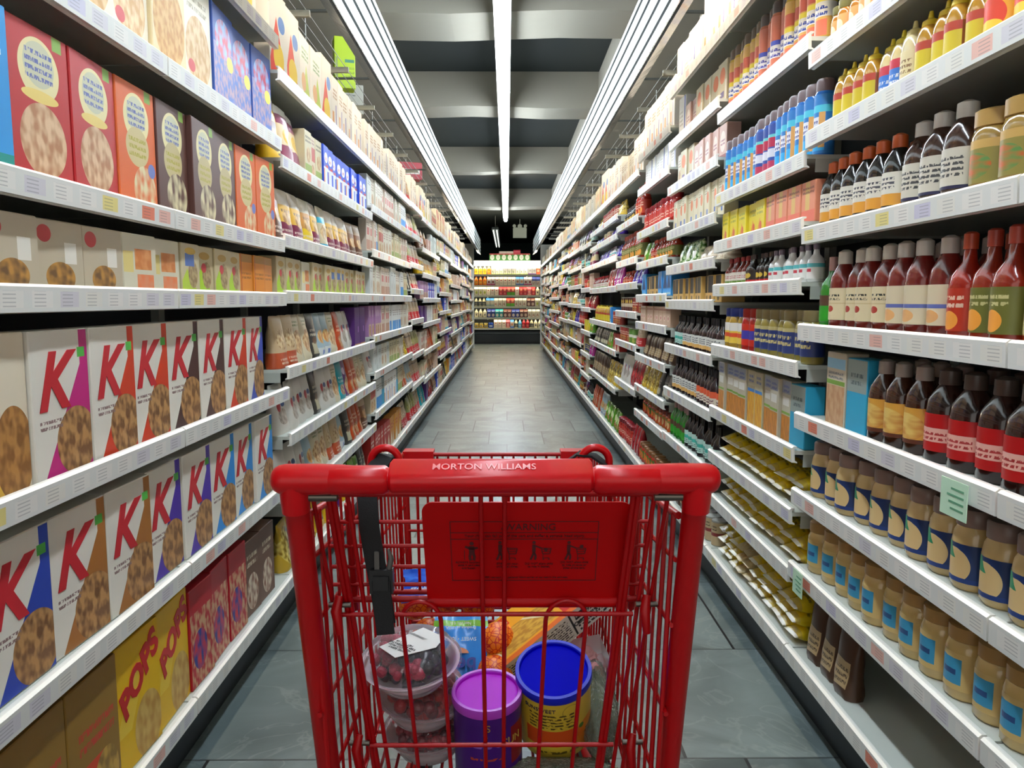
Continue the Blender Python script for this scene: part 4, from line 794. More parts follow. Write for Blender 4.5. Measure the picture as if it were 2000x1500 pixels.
# white end panels facing the cooler
for sx, side in ((-1, 'cereal'), (1, 'sauce')):
    yy = 19.05 if sx < 0 else 19.36
    r = empty('rack_end_panel', (sx * XS[sx], yy, 0)); tag(r, f'tall white end panel closing the {side} racks before the cooler', 'end panel')
    obj('panel', MB().bx(*sorted2(-sx * .012, sx * .55), 0, .03, .06, 2.62).mesh('panel', mat('white_panel', '#d9d8cd', .5)), r)
    obj('foot', MB().bx(*sorted2(sx * .07, sx * .5), 0, .03, 0, .06).mesh('foot', kick_m), r)


# ------------------------------------------------------------------ dairy cooler across the end of the aisle
YC = 22.06
cool = empty('dairy_cooler', (0, YC, 0)); tag(cool, 'long black open dairy cooler with five lit shelves across the aisle end', 'refrigerator')
ck = mat('cooler_black', '#10181a', .4); cw = mat('cooler_cream', '#e2dfc8', .4)
obj('base', MB().box(-2.9, 0, .05, 2.9, .9, .36).mesh('base', ck), cool)
obj('plinth', MB().box(-2.85, .06, 0, 2.85, .9, .05).mesh('plinth', kick_m), cool)
obj('bumper', MB().cyl((-2.9, -.012, .30), (2.9, -.012, .30), .018, 10).mesh('bumper', mat('bumper_grey', '#3f4a4c', .35), 40), cool)
obj('back', MB().box(-2.9, .78, .36, 2.9, .9, 2.36).mesh('back', mat('cooler_back', '#1b2224', .5)), cool)
for k, x in enumerate((-2.9, 2.88)): obj('side', MB().box(x, 0, .36, x + .02, .9, 2.36).mesh('side', ck), cool)
obj('hood', MB().box(-2.9, -.02, 2.262, 2.9, .9, 2.36).mesh('hood', mat('hood_lit', '#f2efdc', .4, em=2.2, emc='#fff6dc')), cool)
obj('tube', MB().cyl((-2.8, .06, 2.235), (2.8, .06, 2.235), .014, 10).mesh('tube', mat('cooler_tube', '#ffffff', .4, em=45, emc='#fff4dc'), 40), cool)
CL = [.415, .717, 1.033, 1.35, 1.635, 1.94]
for z in CL:
    s_ = obj('shelf', MB().box(-2.88, .02, -.02, 2.88, .78, 0).mesh('shelf', cw), cool, (0, 0, z + .03))
    obj('price_strip', MB().box(-2.88, .0, -.045, 2.88, .02, .008).mesh('price_strip', mat('cooler_rail', '#efe8cc', .4)), s_)
    if z > .5: obj('tube', MB().cyl((-2.8, .05, -.03), (2.8, .05, -.03), .008, 8).mesh('tube', mat('added_shelf_tube', '#ffffff', .4, em=9, emc='#fff4dc')), s_, (0, 0, 0))  # tubes added under the shelves to brighten the lower rows
    for k in range(6): obj('bracket', MB().box(-2.82 + k * 1.13, .1, -.06, -2.8 + k * 1.13, .75, -.02).mesh('bracket', up_m), s_)
GM = (.105, .095, .25)
def milk(name, desc, base, layers, side=None): carton(name, 'milk_carton', 'carton', desc, GM, base, layers, side or base, gable=True)
milk('milk_leaf', 'white drink carton with green leaf print', '#f2efe6', [('r', 0, 0, 1, .12, '#a8c06a'), ('d', .6, .6, .05, '#6a4a3a', .15, .45), ('e', .4, .35, .12, .06, '#7a9a3a')])
milk('milk_purple', 'white drink carton with purple foot', '#f1eef0', [('r', 0, 0, 1, .14, '#6a2a9a'), ('t', .2, .4, .8, .6, '#8a7a9a', 2)])
milk('milk_coral', 'coral drink carton', '#e0603a', [('e', .5, .45, .34, .16, '#f0d0a8'), ('r', 0, .75, 1, 1, '#e89a6a')])
milk('milk_ice', 'pale blue drink carton', '#b8d2d8', [('e', .5, .35, .3, .16, '#8ab0c0'), ('r', 0, .75, 1, 1, '#e0e8e4')])
milk('milk_heart', 'pale pink carton with heart', '#e8d8c4', [('e', .42, .6, .12, .06, '#a8283c'), ('e', .58, .6, .12, .06, '#a8283c'), ('z', .5, .42, .6, .0, '#a8283c'), ('t', .2, .2, .8, .4, '#b89a8a', 2)])
milk('milk_bluefoot', 'white carton with blue foot', '#d9d6d0', [('r', 0, 0, 1, .2, '#3a6ac0'), ('e', .5, .45, .3, .14, '#c8845a'), ('r', 0, .75, 1, 1, '#4a86c8')])
milk('milk_magenta', 'white carton with magenta foot', '#ddd2ce', [('r', 0, 0, 1, .2, '#b0306a'), ('e', .5, .4, .3, .14, '#8a3a3a')])
milk('milk_indigo', 'white carton with indigo top', '#cbb9b4', [('r', 0, .55, 1, 1, '#3a4a9a'), ('n', .5, .25, .3, .16, '#8a5a4a', '#d8c8b8', 5)])
milk('milk_lime', 'cream carton with lime circle', '#e6ddba', [('e', .6, .35, .26, .16, '#b0b83a'), ('t', .2, .6, .8, .75, '#a8a07a', 2)])
milk('milk_red', 'red drink carton', '#c42a34', [('e', .5, .65, .3, .14, '#e8906a'), ('e', .5, .25, .24, .12, '#e0706a')])
milk('milk_redgreen', 'red carton with green foot', '#c4403a', [('r', 0, 0, 1, .4, '#5fa82a'), ('e', .5, .65, .3, .14, '#e8a07a')])
milk('milk_branch', 'cream carton with dark branch print', '#dccfb8', [('d', .5, .7, .06, '#4a2a1a', .15, .5), ('e', .3, .3, .14, .07, '#b04a3a'), ('r', 0, .75, 1, 1, '#b8c0b0')])
milk('milk_skyfoot', 'cream carton with sky blue top', '#dcd4b8', [('r', 0, .7, 1, 1, '#3a86c8'), ('r', 0, 0, 1, .25, '#a8b8b0')])
milk('milk_navy', 'navy carton with white splash', '#2a3a8a', [('e', .5, .3, .34, .18, '#d8c8bc'), ('r', .1, .7, .9, .8, '#8a9ac8')])
milk('milk_aqua', 'aqua carton with white splash', '#2a9aa0', [('e', .5, .3, .34, .18, '#dcd2c0'), ('r', .1, .7, .9, .8, '#a8d0c8')])
milk('milk_choc', 'brown carton with cream splash', '#6a3a34', [('e', .5, .3, .34, .18, '#d0b8a0'), ('r', .1, .7, .9, .8, '#b89a8a')])
milk('milk_pink', 'salmon pink carton', '#e05a62', [('e', .5, .4, .3, .2, '#f0a8a0'), ('r', 0, 0, 1, .2, '#e8a08a')])
bottle('jug_yellow', 'juice_bottle', 'juice bottle', 'yellow juice bottle with navy cap', 'jug', .11, .24, '#e0a81c', '#2a3a6a', '#e8b82c', [('t', .3, .3, .7, .7, '#4a3a1c', 2)])
bottle('jug_amber', 'juice_bottle', 'juice bottle', 'orange juice bottle with coral cap', 'jug', .11, .24, '#e07a1c', '#d0603a', '#e88a2c', [('e', .5, .5, .1, .3, '#f0c04a')])
bottle('jug_white', 'juice_bottle', 'juice bottle', 'white milk bottle', 'jug', .11, .24, '#dcd4b4', '#c8c4a8', '#e0d8bc', [('e', .5, .5, .05, .3, '#4a4a5a')])
bottle('jug_dark', 'juice_bottle', 'juice bottle', 'black and cream coffee bottle', 'jug', .10, .24, '#c8bf9a', '#8a8a6a', '#2f3a44', [('t', .36, .2, .64, .8, '#c8c0a0', 2)])
bottle('jug_blue', 'juice_bottle', 'juice bottle', 'light blue drink bottle', 'jug', .10, .24, '#6ab4dc', '#b8d8e8', '#4a9ac8', [('t', .36, .2, .64, .8, '#e0ecf0', 2)])
bottle('jug_red', 'juice_bottle', 'juice bottle', 'scarlet drink bottle', 'jug', .10, .24, '#c42030', '#e0484a', '#b81828', [('t', .36, .2, .64, .8, '#e8a0a0', 2)])
bottle('tub_blue', 'dairy_tub', 'tub', 'squat royal blue tub', 'jar', .15, .16, '#2448a8', '#2a58b8', '#2448a8', [('e', .5, .5, .12, .3, '#c8d0e0')])
bottle('tub_gold', 'dairy_tub', 'tub', 'squat gold tub', 'jar', .12, .15, '#b8962c', '#c8b86a', '#c8a83c', [('e', .5, .5, .12, .3, '#8a8a8a')])
CR = [
 [('tub_gold', 7), ('tub_blue', 1), ('milk_heart', 3), ('milk_pink', 1), ('milk_bluefoot', 1), ('jug_dark', 1), ('jug_blue', 1), ('jug_red', 2), ('jug_dark', 1), ('jug_white', 2)],
 [('jug_white', 9), ('milk_navy', 2), ('milk_aqua', 2), ('milk_choc', 2), ('milk_navy', 2), ('milk_choc', 2), ('milk_branch', 9)],
 [('jug_dark', 9), ('milk_skyfoot', 2), ('milk_branch', 3), ('milk_redgreen', 2), ('milk_branch', 3), ('milk_choc', 2), ('milk_lime', 9)],
 [('milk_lime', 9), ('milk_heart', 3), ('milk_red', 2), ('milk_redgreen', 2), ('milk_heart', 1), ('milk_red', 2), ('milk_pink', 1), ('milk_red', 1), ('jug_white', 8)],
 [('jug_amber', 7), ('milk_magenta', 2), ('milk_heart', 5), ('milk_bluefoot', 2), ('milk_magenta', 2), ('milk_indigo', 5), ('jug_white', 9)],
 [('jug_yellow', 8), ('jug_amber', 1), ('milk_leaf', 9), ('milk_purple', 2), ('milk_coral', 2), ('milk_ice', 2), ('jug_dark', 1)]]
for i, row in enumerate(CR):
    n0 = row[0][1]; x = -.93 - (n0 - 3) * (V[row[0][0]]['w'] + .012); sh = SHN(i, 6); cnt = {}
    for nm, n in row:
        v = V[nm]
        for _ in range(n):
            cx = x + v['w'] / 2; x += v['w'] + .012
            if abs(cx) > 1.22: continue
            cnt[nm] = cnt.get(nm, 0) + 1
            M = Matrix.Translation((cx, YC + .10 + rnd.uniform(0, .03), CL[i] + .0305)) @ Matrix.Rotation(rnd.uniform(-.05, .05), 4, 'Z')
            PLACED.append((YC, nm, v['h'], False, M, f"{ORD[cnt[nm] - 1]} {v['desc']}, {sh}, dairy cooler", f"{plural(v['desc'])}, {sh}, dairy cooler"))

# cartons stored on top of the cooler
carton('gift_green', 'stock_carton', 'carton', 'green carton with white oval and red lid', (.165, .12, .22), '#3f7a3a', [('e', .5, .5, .36, .34, '#c8ccc0'), ('r', 0, .84, 1, 1, '#a83a44'), ('t', .25, .35, .75, .65, '#8a9a8a', 2)])
carton('flat_white', 'flat_carton', 'carton', 'flat white carton', (.2, .12, .06), '#c8c2bc', [('r', 0, .4, 1, .55, '#a84a54')])
carton('flat_red', 'flat_carton', 'carton', 'flat raspberry red carton', (.2, .12, .10), '#b02a44', [('r', 0, .4, 1, .5, '#d8a0a8')])
for k in range(7):
    PLACED.append((YC, 'gift_green', .22, False, Matrix.Translation((-.42 + k * .168, YC + .35, 2.3605)), f"{ORD[k]} green carton with white oval and red lid on top of the dairy cooler", 'green cartons on top of the dairy cooler'))
for k, (x, nm) in enumerate(((-.12, 'flat_white'), (.085, 'flat_white'), (.29, 'flat_red'))):
    PLACED.append((YC, nm, V[nm]['h'], False, Matrix.Translation((x, YC + .35, 2.5815)), f"{('first', 'second', 'only')[k]} {V[nm]['desc']} stacked over the green cartons", 'flat cartons over the green cartons'))

# boxes kept on the overhead deck and a few loose things
carton('lime_tall', 'storage_box', 'storage box', 'lime', (.14, .12, .34), '#b4d01c', [('r', .5, .5, .95, .56, '#4a8a6a'), ('t', .5, .2, .95, .45, '#8aa81c', 3), ('r', .05, .05, .15, .6, '#8a9a5a')])
carton('grey_card', 'storage_box', 'storage box', 'grey', (.3, .2, .22), '#a8a698', [('t', .2, .6, .8, .8, '#6a6a62', 2)])
carton('red_card', 'storage_box', 'storage box', 'red', (.3, .2, .2), '#a82a34', [('r', .1, .3, .9, .6, '#e0d8d0')])
for x, y, nm, lab in ((-1.13, 5.55, 'lime_tall', 'tall lime green box standing on the wire deck above the cereal side'), (-1.3, 6.3, 'grey_card', 'grey card box on the wire deck behind the lime green box'),
                      (-1.2, 9.6, 'red_card', 'dark red card box on the wire deck far along the cereal side'), (1.45, 6.6, 'grey_card', 'grey card box on the wire deck above the sauce side')):
    PLACED.append((y, nm, V[nm]['h'], False, Matrix.Translation((x, y, 2.7035)) @ Matrix.Rotation((pi / 2 if x < 0 else -pi / 2) * .2, 4, 'Z'), lab, None))

# plain pale plate with twin emergency lamps hanging before the back
sg = empty('emergency_light', (.40, 24.0, 3.30)); tag(sg, 'pale blank sign plate with twin emergency lamp heads above the cooler', 'emergency light')
sp_ = mat('sign_plate', '#b4bdb8', .5)
obj('plate', MB().box(-.21, 0, -.15, .21, .03, .15).mesh('plate', sp_), sg)
obj('lamp_head', MB().cyl((-.17, -.06, .21), (-.17, .02, .21), .05, 14).mesh('lamp_head', sp_, 40), sg)
obj('lamp_head', MB().cyl((.17, -.06, .21), (.17, .02, .21), .05, 14).mesh('lamp_head', sp_, 40), sg)
obj('housing', MB().cyl((0, -.04, .20), (0, .03, .20), .07, 16).mesh('housing', sp_, 40), sg)
obj('bracket', MB().box(-.19, .0, .145, .19, .025, .165).mesh('bracket', sp_), sg)
obj('rod', MB().cyl((0, .015, .26), (0, .015, .42), .01, 6).mesh('rod', sp_), sg)

# mint paper price cards clipped to the rails of the mayonnaise rack
mint = mat('mint_card', '#bfe0c4', .6)
for y_, z_, w_, h_, lab in ((1.40, .845, .085, .07, 'mint green price card clipped to the rail under the red-labelled sauce bottles'), (2.13, .405, .07, .07, 'mint green price card clipped to the rail beside the lower bags of pasta')):
    c = obj('price_card', MB().box(-.0008, -w_ / 2, 0, .0008, w_ / 2, h_).mesh('price_card', mint), None, (.836, y_, z_)); tag(c, lab, 'price card')
    q = MB()
    for k in range(4): q.box(-.0014, -w_ * .38, h_ * (.2 + .18 * k), -.0009, w_ * (.1 + .07 * (k % 3)), h_ * (.2 + .18 * k) + .004)
    obj('print', q.mesh('print', mat('card_ink', '#5f9a78', .6)), c)

# ---- put the goods into the scene: per kind the 300 nearest as things, the rest of a kind as one mass
PLACED.sort(key=lambda p: p[0])
count = {}; mass = {}
for (yy, nm, h, near, M, lab, grp) in PLACED:
    kd = V[nm]['kind']; count[kd] = count.get(kd, 0) + 1
    if count[kd] > 300: mass.setdefault(kd, []).append((nm, h, M)); continue
    parts = template(nm, h, near)
    o = bpy.data.objects.new(kd, parts[0][1]); C.objects.link(o); o.matrix_world = M
    o['label'] = lab; o['category'] = V[nm]['cat']
    if grp: o['group'] = grp
    for pn, me in parts[1:]:
        c = bpy.data.objects.new(pn, me); C.objects.link(c); c.parent = o
print('goods', len(PLACED), count)
for kd, items in mass.items():
    vs = []; fs = []; ms = []; uvs = []; mats = []
    for nm, h, M in items:
        me = template(nm, h, False)[0][1]; o0 = len(vs)
        vs += [tuple(M @ v.co) for v in me.vertices]; ul = me.uv_layers[0].data
        for m in me.materials:
            if m not in mats: mats.append(m)
        for p in me.polygons:
            fs.append([o0 + k for k in p.vertices]); ms.append(mats.index(me.materials[p.material_index])); uvs.append([tuple(ul[l].uv) for l in p.loop_indices])
    b = MB(); b.v, b.f, b.m, b.uv = vs, fs, ms, uvs
    o = obj(kd, b.mesh(kd, mats)); tag(o, f'tiny far-off {V[items[0][0]]["cat"]} goods packed on the racks nearest the cooler', V[items[0][0]]['cat'] + ' mass', None, 'stuff')

# ------------------------------------------------------------------ the red shopping cart
RED = mat('cart_red_paint', '#a80006', .36, spec=.4, bump=.12, bs=400, bd=.0008)
REDP = mat('cart_red_plastic', '#c4000c', .30, spec=.4)
REDF = mat('seat_flap_plastic', '#b40003', .45, spec=.2)
BLK = mat('strap_black', '#0b0b0d', .75, bump=.4, bs=600, bd=.001)
STEEL = mat('clip_steel', '#6f6a62', .4, metal=1)
cart = empty('shopping_cart', (-.0145, 1.0, 0)); tag(cart, 'red wire supermarket shopping cart with folded child seat, seen from its handle', 'shopping cart')
CO = Vector((-.0145, 1.0, 0))
def cpart(name, b, m, parent=None, smooth=50):
    me = b.mesh(name, m, smooth); me.transform(Matrix.Translation(-CO)); o = obj(name, me, parent or cart); return o
# handle: one moulded bar with rounded ends that turn down on to the uprights
XL, XR = -.287, .258
hp = [(-.3105, .004), (-.3095, .010), (-.306, .0155), (-.300, .0190), (-.292, .0205), (-.25, .0208), (-.22, .0195), (-.15, .015), (0, .015), (.11, .015), (.19, .0195), (.225, .0208), (.263, .0205), (.271, .0190), (.277, .0155), (.2805, .010), (.2815, .004)]
b = MB().tube([(x, .995, 1.0150) for x, r in hp], [r for x, r in hp], 20, up=(0, 1, 0))
for x in (XL + .006, XR - .006): b.tube([(x, 1.001, .970), (x, .999, .985), (x, .996, 1.008)], [.0182, .0192, .0196], 18, up=(1, 0, 0))
handle = cpart('handle', b, REDP, None, 80)
def slab(x0, x1, prof, ins=.004):
    """bar with a shaped cross-section, ends slightly rounded in"""
    b = MB(); n = len(prof); c = (sum(p[0] for p in prof) / n, sum(p[1] for p in prof) / n); rings = []
    for x, k in ((x0, .8), (x0 + ins, 1), (x1 - ins, 1), (x1, .8)): rings += [(x, c[0] + (y - c[0]) * k, c[1] + (z - c[1]) * k) for y, z in prof]
    fs = [(r * n + i, r * n + (i + 1) % n, (r + 1) * n + (i + 1) % n, (r + 1) * n + i) for r in range(3) for i in range(n)] + [tuple(range(n))[::-1], tuple(range(3 * n, 4 * n))]
    return b.add(rings, fs)
gp = [(.977, 1.004), (.9735, 1.011), (.9735, 1.019), (.977, 1.0240), (.980, 1.0262), (.999, 1.0385), (1.006, 1.040), (1.014, 1.034), (1.016, 1.004), (1.010, .999), (.984, .999)]
cpart('handle_cover', slab(-.155, .113, gp), REDP, handle, 35)
gs = [(.995 + .0208 * cos(a_) * (1.0 if sin(a_) < .3 else .96), 1.0150 + .0208 * min(sin(a_), .80)) for a_ in [2 * pi * k / 24 for k in range(24)]]
cpart('handle_sleeve', slab(-.237, -.156, gs, .006), REDP, handle, 35)
cpart('handle_sleeve', slab(.114, .205, gs, .006), REDP, handle, 35)
tm = text_mesh('lettering', 'MORTON WILLIAMS', .0150, mat('embossed_red_glare', '#f08a88', .3), .0007, off=.0001)  # embossed letters, with glare put into their pale colour
tm.transform(Matrix.Translation(Vector((-.030, .9888, 1.0324)) - CO) @ Matrix.Rotation(math.atan2(.0123, .019), 4, 'X'))
obj('lettering', tm, handle)
# uprights
def upright(x0, x1):
    x0 += .006 if x0 < 0 else -.006
    pts = [(x0, 1.003, .985), (x0 + (x1 - x0) * .3, 1.03, .84), (x1, 1.08, .55), (x1 - (x0 > 0) * .0, 1.13, .22), (x1, 1.15, .14)]
    return MB().tube(pts, [.0165, .0165, .0165, .016, .0155], 16, up=(1, 0, 0))
cpart('upright', upright(XL, -.266), RED); cpart('upright', upright(XR, .240), RED)
for x in (XL + .040, XR - .040): cpart('clip', MB().cyl((x - .022, .999, .990), (x + .022, .999, .990), .006, 10), STEEL)

# rear gate
cx0 = -.022
def gpt(xt, z):
    """point on the gate plane: xt is the position at the top"""
    f = (.983 - z) / .44; return (cx0 + (xt - cx0) * (1 - .14 * f), 1.05 + .11 * f, z)
g = MB()
g.cyl(gpt(-.277, .983), gpt(.231, .983), .0062, 12)
for xt in (-.272, -.223, -.037, -.003, .207, .226): g.cyl(gpt(xt, .983), gpt(xt, .435), .0034, 8)
for xt in (-.247, .181):
    for dx in (-.0035, .0035): g.cyl(gpt(xt + dx, .983), gpt(xt + dx, .435), .0042, 8)
for z, x0, x1, r in ((.546, -.25, .20, .0036), (.788, -.262, .20, .0036), (.44, -.272, .226, .0036)): 
    p, q = gpt(x0, z), gpt(x1, z); g.cyl((p[0], p[1] - .006, p[2]), (q[0], q[1] - .006, q[2]), r, 8)
for xa, xb in ((-.166, -.104), (.063, .128)):
    r = (xb - xa) / 2; c = (xa + xb) / 2; pts = [gpt(xa, .44), gpt(xa, .62), gpt(xa, .775)]
    pts += [gpt(c - r * cos(a), .775 + r * 1.05 * sin(a)) for a in [pi * k / 12 for k in range(1, 12)]]
    pts += [gpt(xb, .775), gpt(xb, .62), gpt(xb, .44)]
    g.tube([(x, y - .002, z) for x, y, z in pts], .0034, 8, up=(0, 1, 0))
cpart('rear_gate', g, RED)
# child seat frame and flap
sf = MB()
for z in (.927, .888, .854, .824):
    yy_ = 1.090 + (.962 - z) * .21; sf.cyl((-.262, yy_, z), (.208, yy_, z), .0032, 8)
for x in (-.232, .19): sf.cyl((x, 1.094, .955), (x, 1.132, .78), .0055, 8)
sf.cyl((-.25, 1.122, .80), (.205, 1.122, .80), .0052, 10)
sf.cyl((-.205, 1.13, .985), (.155, 1.13, .985), .005, 10)
for k in range(13): x = -.19 + k * .0275; sf.cyl((x, 1.13, .985), (x, 1.15, .80), .0024, 6)
sf.cyl((-.205, 1.15, .80), (.155, 1.15, .80), .0045, 8)
for x in (-.205, .155): sf.cyl((x, 1.122, .80), (x, 1.15, .80), .0045, 8)
for x in (-.205, .155): sf.cyl((x, 1.13, .985), (x, 1.15, .80), .0045, 8)
seat = cpart('child_seat', sf, RED)
for x in (-.182, .132):
    pts = [(x - .021, 1.13, .975), (x - .021, 1.13, 1.010)] + [(x - .021 * cos(a), 1.13, 1.010 + .021 * sin(a)) for a in [pi * k / 12 for k in range(1, 12)]] + [(x + .021, 1.13, 1.010), (x + .021, 1.13, .975)]
    cpart('seat_loop', MB().tube(pts, .0058, 12, up=(0, 1, 0)), REDP, seat)
# flap: rounded plate leaning a little
def flap_pt(u, v, off=0.0):   # u across 0..1, v up 0..1
    z = .802 + (.962 - .802) * v; y = 1.108 - .034 * v; hx0, hx1 = (-.119 - .004 * v, .176 + .005 * v)
    return (hx0 + (hx1 - hx0) * u, y + off, z)
out = []; rr = .10; asp = .16 / .30
for (cu, cv, a0) in ((0, 0, None), (1, 0, None), (1, 1, 0), (0, 1, 90)):
    if a0 is None: out.append((cu, cv)); continue
    for k in range(9):
        a = radians(a0 + 90 * k / 8); ru = rr * asp; rv = rr
        out.append(((1 - ru if cu else ru) + ru * cos(a), 1 - rv + rv * sin(a)))
n = len(out); b = MB(); vs = [flap_pt(u, v) for u, v in out] + [flap_pt(u, v, .005) for u, v in out]
b.add(vs, [tuple(range(n)), tuple(range(n, 2 * n))[::-1]] + [(i, n + i, n + (i + 1) % n, (i + 1) % n) for i in range(n)])
flap = cpart('seat_flap', b, REDF, seat, 30)
p, q = flap_pt(0, 0), flap_pt(1, 0)
cpart('hinge_tube', MB().cyl((p[0], p[1] + .002, .800), (q[0], q[1] + .002, .800), .0085, 14), REDF, flap)
INK = mat('warning_ink', '#4a0206', .6)
pr = MB()
def prect(u0, v0, u1, v1):
    o = len(pr.v); pr.add([flap_pt(u0, v0, -.0007), flap_pt(u1, v0, -.0007), flap_pt(u1, v1, -.0007), flap_pt(u0, v1, -.0007)], [(0, 1, 2, 3)])
for a in ((.13, .215, .845, .222), (.13, .81, .845, .817), (.13, .70, .845, .707), (.13, .635, .845, .642), (.13, .215, .1335, .817), (.8415, .215, .845, .817)): prect(*a)
def pdisc(u, v, r, ru=None):
    pr.add([flap_pt(u + (ru or r) * asp * cos(2 * pi * k / 10), v + r * sin(2 * pi * k / 10), -.0007) for k in range(10)], [tuple(range(10))])
def pstroke(pts, w):
    for (u0, v0), (u1, v1) in zip(pts, pts[1:]):
        du, dv = (u1 - u0) / asp, v1 - v0; l = sqrt(du * du + dv * dv) or 1; nx, ny = -dv / l * w * asp, du / l * w
        pr.add([flap_pt(u0 - nx, v0 - ny, -.0007), flap_pt(u1 - nx, v1 - ny, -.0007), flap_pt(u1 + nx, v1 + ny, -.0007), flap_pt(u0 + nx, v0 + ny, -.0007)], [(0, 1, 2, 3)])
# strapped-in child with raised arms
pdisc(.232, .595, .02); pstroke([(.232, .57), (.232, .50)], .026); pstroke([(.2, .565), (.222, .545), (.245, .545), (.262, .555)], .011); pstroke([(.226, .50), (.221, .455), (.226, .425)], .013); pstroke([(.238, .50), (.245, .455), (.24, .425)], .013); pstroke([(.196, .53), (.196, .43)], .003)
# three adults pushing carts
for u, kid in ((.37, 0), (.535, 1), (.705, 2)):
    pdisc(u, .605, .016); pstroke([(u, .585), (u, .51)], .016); pstroke([(u, .575), (u + .035, .55)], .007); pstroke([(u, .51), (u - .008, .465), (u - .016, .43)], .01); pstroke([(u, .51), (u + .01, .465), (u + .006, .43)], .01)
    c = u + .058; pstroke([(c - .022, .55), (c - .015, .49), (c + .02, .49), (c + .026, .545), (c - .022, .55)], .004); pstroke([(c - .012, .49), (c - .014, .45), (c + .018, .45)], .003)
    pstroke([(c - .018, .535), (c + .024, .53)], .003); pstroke([(c - .017, .515), (c + .022, .512)], .003); pdisc(c - .012, .437, .008); pdisc(c + .016, .437, .008)
    if kid: pdisc(c + (.0 if kid == 1 else .004), .565 if kid == 2 else .535, .018)
pr_o = cpart('warning_print', pr, INK, flap)
FL = Vector(flap_pt(.5, .5)); tilt = atan2(.034, .16)
def flap_text(s, u, v, size):
    me = text_mesh('lettering', s, size, INK, .0003)
    p = Vector(flap_pt(u, v, -.0008)); me.transform(Matrix.Translation(p - CO) @ Matrix.Rotation(pi / 2 + tilt, 4, 'X')); obj('lettering', me, flap)
flap_text('WARNING', .515, .757, .0155)
flap_text('Your child can fall out of the cart and suffer a serious head injury.', .49, .671, .0066)
for u, t3 in ((.215, 'ALWAYS buckle-up\nchild in cart seat\nand fasten.'), (.405, 'STAY with your\nchild at all times.'), (.56, 'DO NOT allow child\nto ride in basket.'), (.735, 'DO NOT allow child\nto ride on ends or\nsides of the cart.')):
    flap_text(t3, u, .375, .0048)
flap_text('NEVER use your own personal infant carrier or car seat in the cart seat.', .49, .25, .0044)
me = MB(); tri = [flap_pt(.375, .735, -.0007), flap_pt(.40, .735, -.0007), flap_pt(.3875, .785, -.0007)]; me.add(tri, [(0, 1, 2)])
cpart('warning_print', me, INK, flap)
# seat belt
def ribbon(pts, w, th=.0016, wd=(1, 0, 0)):
    b = MB(); wv = Vector(wd).normalized(); n = len(pts); vs = []
    for i, p in enumerate(pts):
        p = Vector(p); d = (Vector(pts[min(i + 1, n - 1)]) - Vector(pts[max(i - 1, 0)])).normalized(); nn = d.cross(wv).normalized() * th; ww = (wv - d * wv.dot(d)).normalized() * w / 2
        vs += [p - ww - nn, p + ww - nn, p + ww + nn, p - ww + nn]
    fs = [(4 * i + k, 4 * i + (k + 1) % 4, 4 * i + 4 + (k + 1) % 4, 4 * i + 4 + k) for i in range(n - 1) for k in range(4)] + [(0, 3, 2, 1), (4 * n - 4, 4 * n - 3, 4 * n - 2, 4 * n - 1)]
    return b.add(vs, fs)
belt = cpart('seat_belt', ribbon([(-.165, 1.145, .985), (-.172, 1.142, 1.010), (-.182, 1.13, 1.018), (-.195, 1.112, 1.0), (-.203, 1.092, .970), (-.200, 1.088, .92), (-.193, 1.092, .867), (-.186, 1.088, .83), (-.178, 1.084, .777)], .029), BLK, seat, 30)
cpart('seat_belt', ribbon([(.07, 1.15, .975), (.088, 1.145, 1.004), (.108, 1.14, 1.020), (.13, 1.133, 1.018), (.148, 1.125, 1.006), (.165, 1.12, .98)], .030, wd=(.2, 1, 0)), BLK, seat, 30)
BK = mat('buckle_black', '#141416', .35)
b = MB(); b.box(-.200, 1.079, .825, -.166, 1.094, .860); b.box(-.194, 1.074, .831, -.172, 1.080, .852)
buck = cpart('buckle', b, BK, belt)
cpart('strap_end', ribbon([(-.183, 1.078, .845), (-.181, 1.076, .81), (-.177, 1.076, .765)], .026, .0018), BLK, belt, 30)
GR = mat('buckle_grey', '#55524e', .35)
b = MB(); b.box(-.193, 1.083, .860, -.186, 1.089, .886); cpart('prong', b, GR, belt)
b = MB().tube([(-.172, 1.086, .860), (-.169, 1.086, .876), (-.173, 1.086, .890)], [.004, .0045, .002], 8); cpart('prong', b, GR, belt)

# basket: two wire sides, front, floor
def side_x(sgn, y, z):
    f = (y - 1.04) / .86; t_ = (z - .43) / .53
    top = -.272 + .012 * f if sgn < 0 else .232 - .022 * f
    bot = -.252 + .006 * f if sgn < 0 else .212 - .012 * f
    return bot + (top - bot) * min(max(t_, 0), 1.05)
def rim_z(y): return .955 - .09 * (y - 1.04) / .86
for sgn, nm in ((-1, 'l'), (1, 'r')):
    b = MB(); ys = [1.04 + .86 * k / 20 for k in range(21)]
    for k, y in enumerate(ys): b.cyl((side_x(sgn, y, rim_z(y)), y, rim_z(y)), (side_x(sgn, y, .43), y, .43), .0027 if k > 1 else .0036, 6, cap=False)
    for f in (1, .88, .7, .45, .22, 0):
        z0, z1 = .43 + (rim_z(1.04) - .43) * f, .43 + (rim_z(1.9) - .43) * f
        b.cyl((side_x(sgn, 1.03, z0) + sgn * .004, 1.03, z0), (side_x(sgn, 1.9, z1) + sgn * .004, 1.9, z1), .0036 if f < 1 else .0055, 8)
    cpart('basket_side', b, RED)
b = MB(); zt = rim_z(1.9)
xa, xb = side_x(-1, 1.9, zt), side_x(1, 1.9, zt)
nx = 17
